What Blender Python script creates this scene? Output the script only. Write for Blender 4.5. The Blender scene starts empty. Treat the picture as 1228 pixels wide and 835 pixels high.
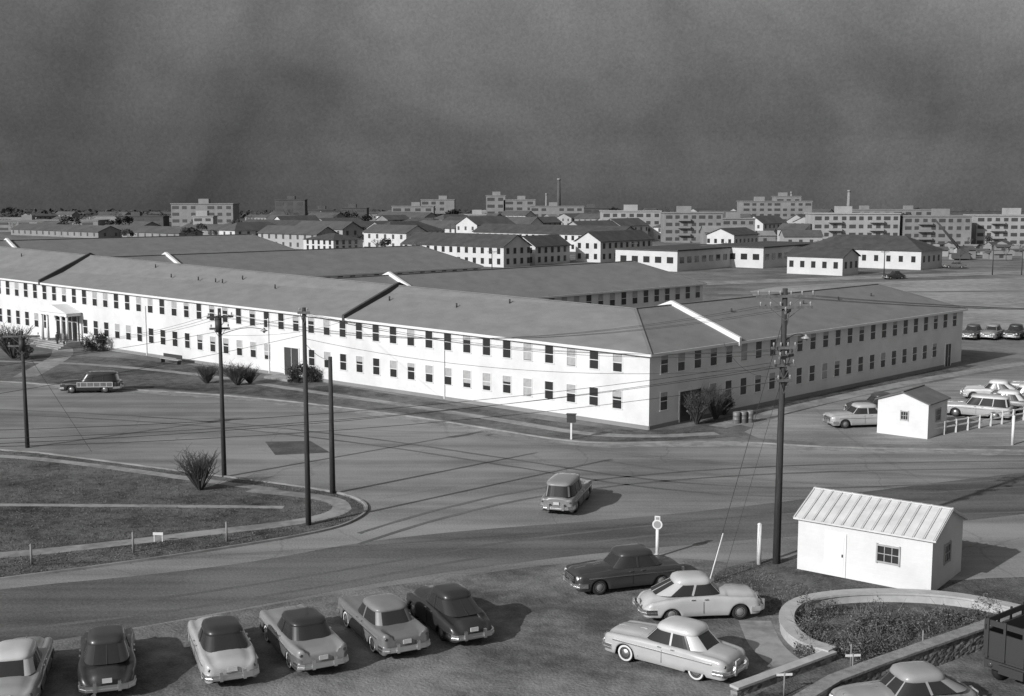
import bpy, math, random
from mathutils import Vector, Matrix
random.seed(7)
SC=bpy.context.scene
COL=SC.collection
F=1450.0; CX=614.0; CY=417.5; HC=17.0
TH=math.atan(182.5/F); c_=math.cos(TH); s_=math.sin(TH)
def G(px,py):
    """survey: spot on the level ground seen at photo coordinate"""
    u=(px-CX)/F; v=(CY-py)/F
    dz=-s_+v*c_; t=HC/(-dz)
    return Vector((u*t,(c_+v*s_)*t,0))
def ZT(p,py):
    v=(CY-py)/F
    return HC+p[1]*(v*c_-s_)/(c_+v*s_)
# ------------------------------------------------------------- materials
def g(v): return (v,v,v,1)
M={}
def mat(name,v,rough=.8,metal=0,var=0.0,scale=2.0,bump=0.0,coat=0.0,spec=.4,stretch=None,bscale=None):
    if name in M: return M[name]
    m=bpy.data.materials.new(name); m.use_nodes=True
    nt=m.node_tree; b=nt.nodes['Principled BSDF']
    b.inputs['Base Color'].default_value=g(v); b.inputs['Roughness'].default_value=rough
    b.inputs['Metallic'].default_value=metal
    b.inputs['Specular IOR Level'].default_value=spec
    b.inputs['Coat Weight'].default_value=coat
    if var>0 or bump>0:
        tc=nt.nodes.new('ShaderNodeTexCoord'); mp=nt.nodes.new('ShaderNodeMapping')
        nt.links.new(tc.outputs['Object'],mp.inputs[0])
        if stretch: mp.inputs['Scale'].default_value=stretch
        n=nt.nodes.new('ShaderNodeTexNoise'); n.inputs['Scale'].default_value=scale
        n.inputs['Detail'].default_value=8; n.inputs['Roughness'].default_value=.65
        nt.links.new(mp.outputs[0],n.inputs['Vector'])
        if var>0:
            r=nt.nodes.new('ShaderNodeMapRange')
            r.inputs['From Min'].default_value=.3; r.inputs['From Max'].default_value=.7
            r.inputs['To Min'].default_value=v*(1-var); r.inputs['To Max'].default_value=min(v*(1+var),.9)
            nt.links.new(n.outputs['Fac'],r.inputs[0]); nt.links.new(r.outputs[0],b.inputs['Base Color'])
        if bump>0:
            n2=nt.nodes.new('ShaderNodeTexNoise'); n2.inputs['Scale'].default_value=bscale or scale*6
            n2.inputs['Detail'].default_value=5
            nt.links.new(mp.outputs[0],n2.inputs['Vector'])
            bp=nt.nodes.new('ShaderNodeBump'); bp.inputs['Strength'].default_value=min(bump,1)
            bp.inputs['Distance'].default_value=.05
            nt.links.new(n2.outputs['Fac'],bp.inputs['Height']); nt.links.new(bp.outputs[0],b.inputs['Normal'])
    M[name]=m; return m
def gmat(name,layers,lo,hi,rough=.95,bump=.3,cracks=None,rot=0,bumpscale=8):
    """ground: layers=[(scale,weight,(sx,sy))]"""
    m=bpy.data.materials.new(name); m.use_nodes=True; nt=m.node_tree
    b=nt.nodes['Principled BSDF']; b.inputs['Roughness'].default_value=rough
    b.inputs['Specular IOR Level'].default_value=.15
    tc=nt.nodes.new('ShaderNodeTexCoord')
    acc=None; tw=sum(l[1] for l in layers)
    for sc,w,st in layers:
        mp=nt.nodes.new('ShaderNodeMapping'); mp.inputs['Scale'].default_value=(st[0],st[1],1)
        mp.inputs['Rotation'].default_value=(0,0,rot if st!=(1,1) else .3)
        nt.links.new(tc.outputs['Object'],mp.inputs[0])
        n=nt.nodes.new('ShaderNodeTexNoise'); n.inputs['Scale'].default_value=sc
        n.inputs['Detail'].default_value=7; n.inputs['Roughness'].default_value=.58
        nt.links.new(mp.outputs[0],n.inputs['Vector'])
        mm=nt.nodes.new('ShaderNodeMath'); mm.operation='MULTIPLY'; mm.inputs[1].default_value=w/tw
        nt.links.new(n.outputs['Fac'],mm.inputs[0])
        if acc is None: acc=mm
        else:
            ad=nt.nodes.new('ShaderNodeMath'); ad.operation='ADD'
            nt.links.new(acc.outputs[0],ad.inputs[0]); nt.links.new(mm.outputs[0],ad.inputs[1]); acc=ad
    r=nt.nodes.new('ShaderNodeMapRange'); r.interpolation_type='SMOOTHSTEP'
    r.inputs['From Min'].default_value=.38; r.inputs['From Max'].default_value=.62
    r.inputs['To Min'].default_value=lo; r.inputs['To Max'].default_value=hi
    nt.links.new(acc.outputs[0],r.inputs[0]); out=r
    if cracks:
        for csc,cw,amt in cracks:
            vo=nt.nodes.new('ShaderNodeTexVoronoi'); vo.feature='DISTANCE_TO_EDGE'; vo.inputs['Scale'].default_value=csc
            dn=nt.nodes.new('ShaderNodeTexNoise'); dn.inputs['Scale'].default_value=csc*2.5; dn.inputs['Detail'].default_value=4
            nt.links.new(tc.outputs['Object'],dn.inputs['Vector'])
            mx=nt.nodes.new('ShaderNodeMixRGB'); mx.blend_type='LINEAR_LIGHT'; mx.inputs[0].default_value=.8/csc*.3
            nt.links.new(tc.outputs['Object'],mx.inputs[1]); nt.links.new(dn.outputs['Color'],mx.inputs[2])
            nt.links.new(mx.outputs[0],vo.inputs['Vector'])
            q=nt.nodes.new('ShaderNodeMapRange'); q.inputs['From Min'].default_value=0; q.inputs['From Max'].default_value=cw
            q.inputs['To Min'].default_value=1-amt; q.inputs['To Max'].default_value=1
            nt.links.new(vo.outputs['Distance'],q.inputs[0])
            mu=nt.nodes.new('ShaderNodeMath'); mu.operation='MULTIPLY'
            nt.links.new(out.outputs[0],mu.inputs[0]); nt.links.new(q.outputs[0],mu.inputs[1]); out=mu
    nt.links.new(out.outputs[0],b.inputs['Base Color'])
    n2=nt.nodes.new('ShaderNodeTexNoise'); n2.inputs['Scale'].default_value=bumpscale; n2.inputs['Detail'].default_value=6
    nt.links.new(tc.outputs['Object'],n2.inputs['Vector'])
    bp=nt.nodes.new('ShaderNodeBump'); bp.inputs['Strength'].default_value=bump; bp.inputs['Distance'].default_value=.1
    nt.links.new(n2.outputs['Fac'],bp.inputs['Height']); nt.links.new(bp.outputs[0],b.inputs['Normal'])
    M[name]=m; return m
gmat('dry_field',[(.02,1,(1,1)),(.15,1,(1,1)),(1.5,.6,(1,1))],.09,.23)
gmat('far_land',[(.004,1,(1,1)),(.02,1,(1,1))],.045,.09)
gmat('weathered_asphalt',[(.045,1.5,(1,1)),(.20,1.3,(.14,1.9)),(.9,.25,(.5,1.2)),(9,.5,(1,1))],.12,.30,rot=math.radians(12),cracks=[(.09,.006,.2)])
gmat('dark_asphalt',[(.06,1.2,(1,1)),(.22,1.1,(.13,2.2)),(7,.5,(1,1))],.07,.18,rot=math.radians(-8))
gmat('tyre_track',[(.1,1,(1,1)),(5,.5,(1,1))],.10,.16)
gmat('dusty_edge',[(.15,1,(1,1)),(1.2,1,(1,1)),(6,.5,(1,1))],.17,.32)
gmat('gravel_lot',[(.10,1.5,(1,1)),(.35,1.1,(1,1)),(1.4,.5,(1,1)),(12,.6,(1,1))],.07,.25,bump=.5)
gmat('winter_grass',[(.08,1.3,(1,1)),(.35,1.1,(1,1)),(1.6,.8,(1,1)),(9,.8,(1,1))],.03,.19,bump=.7,bumpscale=14)
gmat('pale_concrete',[(.3,1,(1,1)),(2,.6,(1,1))],.18,.32,bump=.1)
gmat('bare_dirt',[(.06,1,(1,1)),(.7,.8,(1,1)),(6,.5,(1,1))],.19,.36)
gmat('tar_patch',[(.6,1,(1,1)),(6,.6,(1,1))],.07,.12)
gmat('yard_dirt',[(.1,1,(1,1)),(.5,.9,(.3,2)),(6,.5,(1,1))],.17,.33,rot=math.radians(-35))
def siding():
    m=mat('white_siding',.635,rough=.75,var=.13,scale=.28)
    nt=m.node_tree; b=nt.nodes['Principled BSDF']
    tc=nt.nodes.new('ShaderNodeTexCoord'); sx=nt.nodes.new('ShaderNodeSeparateXYZ'); nt.links.new(tc.outputs['Object'],sx.inputs[0])
    mu=nt.nodes.new('ShaderNodeMath'); mu.operation='MULTIPLY'; mu.inputs[1].default_value=4.5; nt.links.new(sx.outputs['Z'],mu.inputs[0])
    fr=nt.nodes.new('ShaderNodeMath'); fr.operation='FRACT'; nt.links.new(mu.outputs[0],fr.inputs[0])
    bp=nt.nodes.new('ShaderNodeBump'); bp.inputs['Strength'].default_value=.35; bp.inputs['Distance'].default_value=.03
    nt.links.new(fr.outputs[0],bp.inputs['Height']); nt.links.new(bp.outputs[0],b.inputs['Normal'])
siding()
mat('white_trim',.68,.6,var=.05,scale=2)
mat('shingle',.19,.9,var=.14,scale=.5,bump=.4,bscale=4,stretch=(1,1,4))
mat('shingle_dark',.06,.9,var=.3,scale=.5); mat('shingle_mid',.13,.9,var=.2,scale=1)
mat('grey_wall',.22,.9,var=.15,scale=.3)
mat('brick_hazed',.22,.9,var=.2,scale=.2)  # distant tones from here: aerial haze painted in as lowered contrast
mat('pale_hazed',.32,.9,var=.15,scale=.2)
mat('roof_hazed',.085,.9,var=.25,scale=.2)
mat('window_hazed',.065,.5)
mat('white_hazed',.52,.8,var=.1,scale=.3)  # white toned down, haze put into the colour
mat('glass_dark',.03,.15,spec=.5)
mat('blind',.34,.7,var=.2,scale=3)
mat('door_dark',.05,.5,var=.2,scale=3)
mat('metal_roof',.58,.45,var=.15,scale=1.2,spec=.4); mat('seam_shadow',.30,.6)
mat('pole_wood',.045,.9,var=.4,scale=3,stretch=(6,6,.4)); mat('arm_wood',.12,.9,var=.4,scale=3)
mat('dark_iron',.04,.6)
mat('insulator',.3,.3)
mat('tyre',.02,.8); mat('whitewall',.6,.7); mat('chrome',.85,.3,metal=1); mat('grille_dark',.03,.4)
mat('lamp_lens',.6,.15); mat('tail_lens',.06,.2); mat('underbody',.01,.9); mat('plate',.45,.6); mat('hub_metal',.35,.35,metal=.6)
mat('coping',.40,.85,var=.15,scale=2,bump=.15); mat('rough_coping',.24,.9,var=.35,scale=3,bump=.6)
mat('foliage_dark',.055,.8,var=.4,scale=4); mat('foliage_mid',.10,.8,var=.4,scale=4); mat('twig',.07,.9); mat('dry_twig',.17,.9); mat('trunk',.08,.9,var=.3,scale=3)
mat('woodland_tone',.05,.9,var=.3,scale=.05)
mat('wood_panel',.13,.5,var=.3,scale=2); mat('wood_frame',.4,.5)
mat('cloth_dark',.04,.9); mat('cloth_mid',.2,.9); mat('skin',.4,.6); mat('curb',.22,.9,var=.4,scale=.6)
mat('white_post',.66,.6,var=.1,scale=3); mat('barrel',.18,.6,metal=.3,var=.3,scale=4); mat('wire',.02,.6)
def stone_blocks():
    m=bpy.data.materials.new('stone_blocks'); m.use_nodes=True; nt=m.node_tree; b=nt.nodes['Principled BSDF']; b.inputs['Roughness'].default_value=.9
    tc=nt.nodes.new('ShaderNodeTexCoord'); vo=nt.nodes.new('ShaderNodeTexVoronoi'); vo.inputs['Scale'].default_value=3.6; vo.distance='CHEBYCHEV'
    mp=nt.nodes.new('ShaderNodeMapping'); mp.inputs['Scale'].default_value=(1,1,2.2); nt.links.new(tc.outputs['Object'],mp.inputs[0]); nt.links.new(mp.outputs[0],vo.inputs['Vector'])
    bw=nt.nodes.new('ShaderNodeRGBToBW'); nt.links.new(vo.outputs['Color'],bw.inputs[0])
    r=nt.nodes.new('ShaderNodeMapRange'); r.inputs['From Min'].default_value=.2; r.inputs['From Max'].default_value=.8; r.inputs['To Min'].default_value=.09; r.inputs['To Max'].default_value=.28
    nt.links.new(bw.outputs[0],r.inputs[0]); nt.links.new(r.outputs[0],b.inputs['Base Color'])
    bp=nt.nodes.new('ShaderNodeBump'); bp.inputs['Strength'].default_value=.9; bp.inputs['Distance'].default_value=.08
    nt.links.new(vo.outputs['Distance'],bp.inputs['Height']); bp.invert=True; nt.links.new(bp.outputs[0],b.inputs['Normal']); M['stone_blocks']=m
stone_blocks()
# ------------------------------------------------------------- mesh builder
class MB:
    def __init__(s): s.v=[]; s.f=[]; s.m=[]; s.sm=[]
    def face(s,pts,m=0,sm=False):
        i=len(s.v); s.v+= [tuple(p) for p in pts]; s.f.append(tuple(range(i,i+len(pts)))); s.m.append(m); s.sm.append(sm)
    def box(s,c,d,rz=0,m=0):
        co,si=math.cos(rz),math.sin(rz); P=[]
        for z in (-1,1):
            for x,y in ((-1,-1),(1,-1),(1,1),(-1,1)):
                X=x*d[0]/2; Y=y*d[1]/2
                P.append((c[0]+X*co-Y*si,c[1]+X*si+Y*co,c[2]+z*d[2]/2))
        s.hexa(P,m)
    def hexa(s,P,m=0):
        i=len(s.v); s.v+=[tuple(p) for p in P]
        for q in ((3,2,1,0),(4,5,6,7),(0,1,5,4),(1,2,6,5),(2,3,7,6),(3,0,4,7)):
            s.f.append(tuple(i+k for k in q)); s.m.append(m); s.sm.append(False)
    def bar(s,p,q,w,h,m=0,up=Vector((0,0,1))):
        p=Vector(p);q=Vector(q); d=(q-p).normalized(); sd=d.cross(up)
        if sd.length<1e-4: sd=Vector((1,0,0))
        sd.normalize(); u=sd.cross(d)
        a=sd*w/2; b=u*h/2
        s.hexa([p-a-b,p+a-b,q+a-b,q-a-b,p-a+b,p+a+b,q+a+b,q-a+b],m)
    def tube(s,p,q,r1,r2,n=8,m=0,cap=True,sm=True):
        p=Vector(p);q=Vector(q); d=(q-p).normalized(); a=d.orthogonal().normalized(); b=d.cross(a)
        i=len(s.v)
        for k in range(n):
            t=2*math.pi*k/n; o=a*math.cos(t)+b*math.sin(t)
            s.v.append(tuple(p+o*r1)); s.v.append(tuple(q+o*r2))
        for k in range(n):
            k2=(k+1)%n; s.f.append((i+2*k,i+2*k2,i+2*k2+1,i+2*k+1)); s.m.append(m); s.sm.append(sm)
        if cap:
            s.f.append(tuple(i+2*k for k in range(n))[::-1]); s.m.append(m); s.sm.append(False)
            s.f.append(tuple(i+2*k+1 for k in range(n))); s.m.append(m); s.sm.append(False)
    def path(s,pts,r,n=5,m=0):
        for a,b in zip(pts[:-1],pts[1:]): s.tube(a,b,r,r,n,m,cap=False)
    def lathe(s,prof,c,n=20,m=None,axis='Y',side=1):
        """prof [(r,off)]"""
        i=len(s.v)
        for r,o in prof:
            for k in range(n):
                t=2*math.pi*k/n
                if axis=='Y': s.v.append((c[0]+r*math.cos(t),c[1]+o*side,c[2]+r*math.sin(t)))
                elif axis=='X': s.v.append((c[0]+o*side,c[1]+r*math.cos(t),c[2]+r*math.sin(t)))
                else: s.v.append((c[0]+r*math.cos(t),c[1]+r*math.sin(t),c[2]+o*side))
        for j in range(len(prof)-1):
            for k in range(n):
                k2=(k+1)%n
                s.f.append((i+j*n+k,i+j*n+k2,i+(j+1)*n+k2,i+(j+1)*n+k)); s.m.append(m[j] if m else 0); s.sm.append(True)
        j=len(prof)-1
        s.f.append(tuple(i+j*n+k for k in range(n))); s.m.append(m[-1] if m else 0); s.sm.append(False)
        s.f.append(tuple(i+k for k in range(n))); s.m.append(m[0] if m else 0); s.sm.append(False)
    def mesh(s,name,mats):
        me=bpy.data.meshes.new(name); me.from_pydata(s.v,[],s.f)
        for mm in mats: me.materials.append(M[mm] if isinstance(mm,str) else mm)
        me.polygons.foreach_set('material_index',s.m); me.polygons.foreach_set('use_smooth',s.sm)
        me.update(); return me
    def obj(s,name,mats,parent=None,loc=(0,0,0),rz=0,**kw):
        return place(s.mesh(name,mats),name,parent,loc,rz,**kw)
def place(me,name,parent=None,loc=(0,0,0),rz=0,label=None,cat=None,group=None,kind=None,scale=None):
    o=bpy.data.objects.new(name,me); COL.objects.link(o); o.location=loc; o.rotation_euler=(0,0,rz)
    if scale: o.scale=scale
    if parent: o.parent=parent
    if label: o['label']=label
    if cat: o['category']=cat
    if group: o['group']=group
    if kind: o['kind']=kind
    return o
def thing(name,label,cat,loc=(0,0,0),rz=0,group=None):
    o=place(None,name,None,loc,rz,label,cat,group); o.empty_display_size=.3; return o
# ------------------------------------------------------------- ground sheets
def chaikin(p,n=2,closed=True):
    for _ in range(n):
        q=[]; L=len(p); rng=range(L) if closed else range(L-1)
        if not closed: q.append(p[0])
        for i in rng:
            a=p[i]; b=p[(i+1)%L]
            q.append((a[0]*.75+b[0]*.25,a[1]*.75+b[1]*.25)); q.append((a[0]*.25+b[0]*.75,a[1]*.25+b[1]*.75))
        if not closed: q.append(p[-1])
        p=q
    return p
def sheet(name,pix,z,m,sm=2):
    pts=chaikin(pix,sm) if sm else pix
    mb=MB(); w=[G(*p) for p in pts]
    A=sum(w[i].x*w[(i+1)%len(w)].y-w[(i+1)%len(w)].x*w[i].y for i in range(len(w)))
    if A<0: w=w[::-1]
    mb.face([(p.x,p.y,z) for p in w]); return mb.obj(name,[m],kind='structure')
def strip(name,pix,width,z,m,h=0,sm=2,kind='structure',off=0,jag=0,**kw):
    pts=chaikin(pix,sm,False) if sm else pix
    w=[G(*p) for p in pts]; mb=MB(); L=[];R=[]
    if jag:
        w2=[]
        for a,b in zip(w[:-1],w[1:]):
            k=max(1,int((b-a).length/.8)); w2+=[a.lerp(b,i/k) for i in range(k)]
        w=w2+[w[-1]]
    for i,p in enumerate(w):
        a=w[max(i-1,0)]; b=w[min(i+1,len(w)-1)]; d=(b-a).normalized(); n=Vector((-d.y,d.x,0))
        L.append(p+n*(width/2+off)); R.append(p-n*(width/2*(1+random.uniform(-jag,jag))-off))
    for i in range(len(w)-1):
        if h==0: mb.face([(q.x,q.y,z) for q in (R[i],R[i+1],L[i+1],L[i])])
        else:
            P=[(q.x,q.y,z) for q in (R[i],R[i+1],L[i+1],L[i])]+[(q.x,q.y,z+h) for q in (R[i],R[i+1],L[i+1],L[i])]
            mb.hexa(P)
    return mb.obj(name,[m],kind=kind,**kw)
FALL=1050; SLOPE=.0125
def gz(y): return 0 if y<FALL else -(y-FALL)*SLOPE
mb=MB(); mb.face([(-3500,-60,0),(3500,-60,0),(3500,620,0),(-3500,620,0)]); mb.obj('ground',['dry_field'],kind='structure')
mb=MB(); mb.face([(-3500,620,0),(3500,620,0),(3500,FALL,0),(-3500,FALL,0)]); mb.face([(-3500,FALL,0),(3500,FALL,0),(6000,8000,gz(8000)),(-6000,8000,gz(8000))]); mb.obj('far_plain',['far_land'],kind='structure')
KERB=[(-300,452),(0,457),(80,464),(200,470),(300,477),(400,488),(500,501),(600,517),(660,527),(720,533),(830,530),(900,531),(1000,538),(1228,541),(1500,544)]
sheet('road',[(-400,445),(0,457),(80,464),(200,470),(300,477),(400,488),(500,501),(600,517),(660,527),(720,533),(830,530),(900,531),(1000,538),(1228,541),(1700,545),(1700,900),(1300,1100),(-300,1100),(-700,800)],.004,'weathered_asphalt',1)
strip('road_edge',KERB,1.3,.008,'dusty_edge',off=-.65,jag=.6)
sheet('parking_lot',[(-300,800),(0,782),(200,748),(400,712),(560,690),(700,672),(860,668),(960,700),(1240,760),(1300,1100),(-200,1100)],.008,'gravel_lot',2)
sheet('road_lane',[(-400,760),(0,706),(180,690),(320,672),(420,652),(560,636),(760,622),(960,600),(1228,566),(1500,540),(1500,580),(1228,618),(1000,640),(800,655),(640,672),(480,694),(300,728),(150,755),(0,778),(-400,840)],.012,'dark_asphalt',2)
# worn wheel tracks sweeping through the junction
for pl in ([(-100,487),(200,500),(420,522),(620,552),(800,580),(1000,588),(1300,570)],[(430,640),(520,612),(640,585),(800,566),(1000,556),(1300,552)],[(1300,600),(1000,612),(800,628),(600,650),(380,690),(150,725),(-100,748)]):
    for dy in (0,1): 
        strip('wheel_track',[(x,y+dy*(5+max(0,(y-480))*.05)) for x,y in pl],.28,.0145,'tyre_track',jag=.4)
island=[(-500,520),(0,538),(120,553),(250,570),(360,584),(420,596),(440,610),(425,626),(380,640),(280,657),(160,675),(0,696),(-500,760)]
sheet('lawn',island,.016,'winter_grass',1)
strip('kerb',[(-500,520),(0,538),(120,553),(250,570),(360,584),(425,595),(445,611),(422,628),(380,640),(280,657),(160,675),(0,696),(-500,760)],.13,0,'curb',h=.11)
WALKS=[([(-300,690),(0,667),(120,655),(260,638),(350,628),(400,618),(415,606),(385,596),(300,588)],1.05),([(-300,604),(0,606),(160,607),(340,609)],.6),([(-200,543),(0,546),(110,558),(230,575),(330,588)],.8)]
for i,(pl,w_) in enumerate(WALKS): strip('pavement' if i==0 else 'path',pl,w_,.020+.004*i,'pale_concrete',jag=.12)
sheet('lawn',[(-500,425),(0,428),(100,425),(300,445),(500,478),(700,512),(790,518),(870,505),(930,520),(830,528),(720,530),(660,523),(600,513),(500,497),(400,484),(300,474),(200,467),(80,461),(0,454),(-500,440)],.006,'winter_grass',1)
strip('pavement',[(-300,428),(60,434),(160,441),(260,452),(340,465),(480,485),(620,507),(700,521),(780,524),(860,520)],1.1,.010,'pale_concrete')
strip('path',[(70,412),(78,425),(60,436),(30,452)],2.2,.014,'pale_concrete')
strip('kerb',KERB,.12,0,'curb',h=.10)
sheet('yard',[(880,524),(930,500),(1010,480),(1100,462),(1228,440),(1600,400),(1600,538),(1228,536),(1000,532)],.008,'yard_dirt',1)
strip('path',[(860,512),(950,490),(1060,465),(1160,446),(1300,425)],1.6,.012,'pale_concrete')
sheet('lawn',[(800,517),(1000,470),(1150,438),(1180,438),(1060,468),(900,508)],.010,'winter_grass',1)
sheet('field',[(846,345),(1240,332),(1800,320),(1800,405),(1228,405),(1160,400),(1000,372)],.004,'bare_dirt',2)
strip('road',[(700,345),(900,338),(1228,326),(1700,315)],8,.008,'pale_concrete')
strip('road',[(1150,372),(1228,360),(1500,340)],4,.012,'pale_concrete')
strip('road',[(860,352),(1228,349),(1500,348)],3,.016,'weathered_asphalt')
sheet('lawn',[(846,690),(900,672),(960,668),(1100,700),(1240,690),(1500,700),(1500,760),(1228,745),(1100,722),(1000,722),(930,742),(880,730)],.016,'winter_grass',2)
strip('path',[(905,745),(920,780),(960,806),(1010,800)],1.3,.020,'pale_concrete')
sheet('road_patch',[(318,530),(372,529),(396,543),(330,546)],.010,'tar_patch',0)
# ------------------------------------------------------------- barracks
C=G(778,516); A=Vector((-.766,.643,0)); B=Vector((.714,.700,0)); K=.0027
def P(s,t,z): 
    v=A*s+B*t; return Vector((v.x,v.y,z*(1+K*s)))
EH=5.65; RH=8.05; W=12.; SL=150.
TE=[(0,50),(36,58),(75,60),(114,60)]
bar_=thing('barracks','long white two-storey timber barracks with low grey shingle roofs','building',(C.x,C.y,0))
mb=MB()
def wallq(s0,t0,s1,t1): mb.face([P(s0,t0,-.1),P(s1,t1,-.1),P(s1,t1,EH),P(s0,t0,EH)])
wallq(SL,0,0,0)
wallq(0,0,0,TE[0][1]); wallq(0,TE[0][1],W,TE[0][1]); wallq(W,TE[0][1],W,W)
prev=W
for s0,te in TE[1:]:
    wallq(prev,W,s0,W); wallq(s0,W,s0,te); wallq(s0,te,s0+W,te); wallq(s0+W,te,s0+W,W); prev=s0+W
wallq(prev,W,SL,W); wallq(SL,W,SL,0)
mb.obj('wall',['white_siding'],bar_)
mb=MB(); mb.bar(P(100,-.02,.15),P(0,-.02,.15),.05,.3); mb.bar(P(-.02,0,.15),P(-.02,50,.15),.05,.3); mb.obj('foundation',['grey_wall'],bar_)
O=.30; ez=EH-.02-O*(RH-EH)/(W/2)+.12
mb=MB()
mb.face([P(SL,-O,ez),P(-O,-O,ez),P(6,6,RH),P(SL,6,RH)])
mb.face([P(-O,-O,ez),P(-O,TE[0][1]+O,ez),P(6,TE[0][1]-6,RH),P(6,6,RH)])
mb.face([P(-O,TE[0][1]+O,ez),P(W+O,TE[0][1]+O,ez),P(6,TE[0][1]-6,RH)])
mb.face([P(W+O,TE[0][1]+O,ez),P(W+O,W+O,ez),P(6,6,RH),P(6,TE[0][1]-6,RH)])
mb.face([P(6,6,RH),P(W+O,W+O,ez),P(SL,W+O,ez),P(SL,6,RH)])
for s0,te in TE[1:]:
    mb.face([P(s0-O,W+O,ez),P(s0-O,te+O,ez),P(s0+6,te-6,RH),P(s0+6,6,RH)])
    mb.face([P(s0-O,te+O,ez),P(s0+W+O,te+O,ez),P(s0+6,te-6,RH)])
    mb.face([P(s0+W+O,te+O,ez),P(s0+W+O,W+O,ez),P(s0+6,6,RH),P(s0+6,te-6,RH)])
mb.obj('roof',['shingle'],bar_)
mb=MB()
def rb(a,b,w=.22): mb.bar(a,b,w,.06)
rb(P(6,6,RH+.02),P(SL,6,RH+.02)); rb(P(6,6,RH+.02),P(6,TE[0][1]-6,RH+.02)); rb(P(-O,-O,ez+.03),P(6,6,RH+.03))
rb(P(-O,TE[0][1]+O,ez+.03),P(6,TE[0][1]-6,RH+.03))
for s0,te in TE[1:]:
    rb(P(s0+6,6,RH+.02),P(s0+6,te-6,RH+.02)); rb(P(s0-O,te+O,ez+.03),P(s0+6,te-6,RH+.03))
mb.obj('roof_ridge',['shingle'],bar_)
mb=MB()
def fs(a,b): mb.bar(a,b,.08,.2)
fz=ez-.08
fs(P(SL,-O,fz),P(-O,-O,fz)); fs(P(-O,-O,fz),P(-O,TE[0][1]+O,fz)); fs(P(-O,TE[0][1]+O,fz),P(W+O,TE[0][1]+O,fz))
for s0,te in TE[1:]:
    fs(P(s0-O,W+O,fz),P(s0-O,te+O,fz)); fs(P(s0-O,te+O,fz),P(s0+W+O,te+O,fz))
mb.obj('eave',['white_trim'],bar_)
mb=MB()
sz=EH-.10
for a,b,cc,d in ((P(SL,-O,sz),P(-O,-O,sz),P(0,.05,sz),P(SL,.05,sz)),(P(-O,-O,sz),P(-O,50+O,sz),P(.05,50,sz),P(.05,0,sz))):
    mb.face([a,b,cc,d])
mb.obj('soffit',['white_trim'],bar_)
def parapet(pts,thick,h,m,name='parapet'):
    mb=MB()
    for a,b in zip(pts[:-1],pts[1:]):
        d=thick/2
        lo=[a-d,a+d,b+d,b-d]; up=Vector((0,0,h)); dn=Vector((0,0,-.3))
        mb.hexa([p+dn for p in lo]+[p+up for p in lo])
    mb.obj(name,[m],bar_)
hb=B*.3; ha=A*.3
for s0,t0 in ((0,10.7),(36,13.5),(75,13.5),(114,13.5)):
    parapet([P(s0-O-.1,t0,ez),P(s0+6,t0,RH),P(s0+W+O+.1,t0,ez)],hb,.36,'white_trim')
for s0 in (32.4,85,125):
    parapet([P(s0,-O-.1,ez),P(s0,6,RH),P(s0,W+O,ez)],ha,.32,'shingle_dark')  # dark tone paints in the shade of parapets turned away from the sun
for s,t in [(random.uniform(8,120),random.choice((3.5,4.5,5))) for _ in range(12)]:
    if s>9: 
        mb=MB(); z=ez+(t+O)*(RH-ez)/(6+O); mb.tube((0,0,-.1),(0,0,.3),.07,.07,8); mb.obj('roof_vent',['dark_iron'],bar_,P(s,t,z))
for t in (16,21,27,33,39):
    z=ez+(4+O)*(RH-ez)/(6+O); mb=MB(); mb.tube((0,0,-.1),(0,0,.3),.07,.07,8); mb.obj('roof_vent',['dark_iron'],bar_,P(4,t,z))
def winmesh(shade,w=.84,h=1.32,name='window'):
    mb=MB(); f=.055
    for x in (-1,1): mb.box((x*(w/2+f/2),-.015,0),(f,.04,h+2*f+.0),m=0)
    mb.box((0,-.015,h/2+f/2),(w-.002,.038,f),m=0); mb.box((0,-.03,-h/2-f/2),(w+.2,.08,f*.9),m=0)
    mb.box((0,-.016,0),(w,.025,.05),m=0)
    for x in (-1,1): mb.box((x*(w/2-.02),-.0135,0),(.038,.012,h-.001),m=3)
    zs=h/2-h*shade
    if shade<1: mb.face([(-w/2,-.008,-h/2),(w/2,-.008,-h/2),(w/2,-.008,zs),(-w/2,-.008,zs)],1)
    if shade>0: mb.face([(-w/2,-.008,zs),(w/2,-.008,zs),(w/2,-.008,h/2),(-w/2,-.008,h/2)],2)
    return mb.mesh(name,['white_trim','glass_dark','blind','blind'])
WM=[winmesh(0),winmesh(.25),winmesh(.35),winmesh(.5),winmesh(.75),winmesh(.97)]
def pick(low): return random.choices(WM,[3,2,2,3,1.2,.8] if low else [6,2,1.5,1.2,.4,.4])[0]
RF=math.atan2(-A.y,-A.x); RR=math.atan2(B.y,B.x)
rest=MB()
def restwin(o,rz,sc,w=.84,h=1.32):
    co,si=math.cos(rz),math.sin(rz)
    r=random.random(); top_=2 if r<.3 else 1
    for (dx,dz,ex,ez_,dy,mi) in ((-w/2-.06,-h/2-.06,w/2+.06,h/2+.06,-.02,0),(-w/2,-h/2,w/2,-.03,-.035,1),(-w/2,.03,w/2,h/2,-.035,top_)):
        pts=[]
        for x,z in ((dx,dz),(ex,dz),(ex,ez_),(dx,ez_)):
            pts.append((o.x+x*co-dy*si,o.y+x*si+dy*co,o.z+z*sc))
        rest.face(pts,mi)
s=2.83
while s<128:
    for zc in (1.95,4.70):
        if zc<3 and (38.3<s<42 or 76<s<83): continue
        loc=P(s,0,zc)
        if s<57: place(pick(zc<3),'window',bar_,loc,RF,scale=(1,1,1+K*s))
        else: restwin(loc,RF,1+K*s)
    s+=2.15
t=1.7
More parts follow.
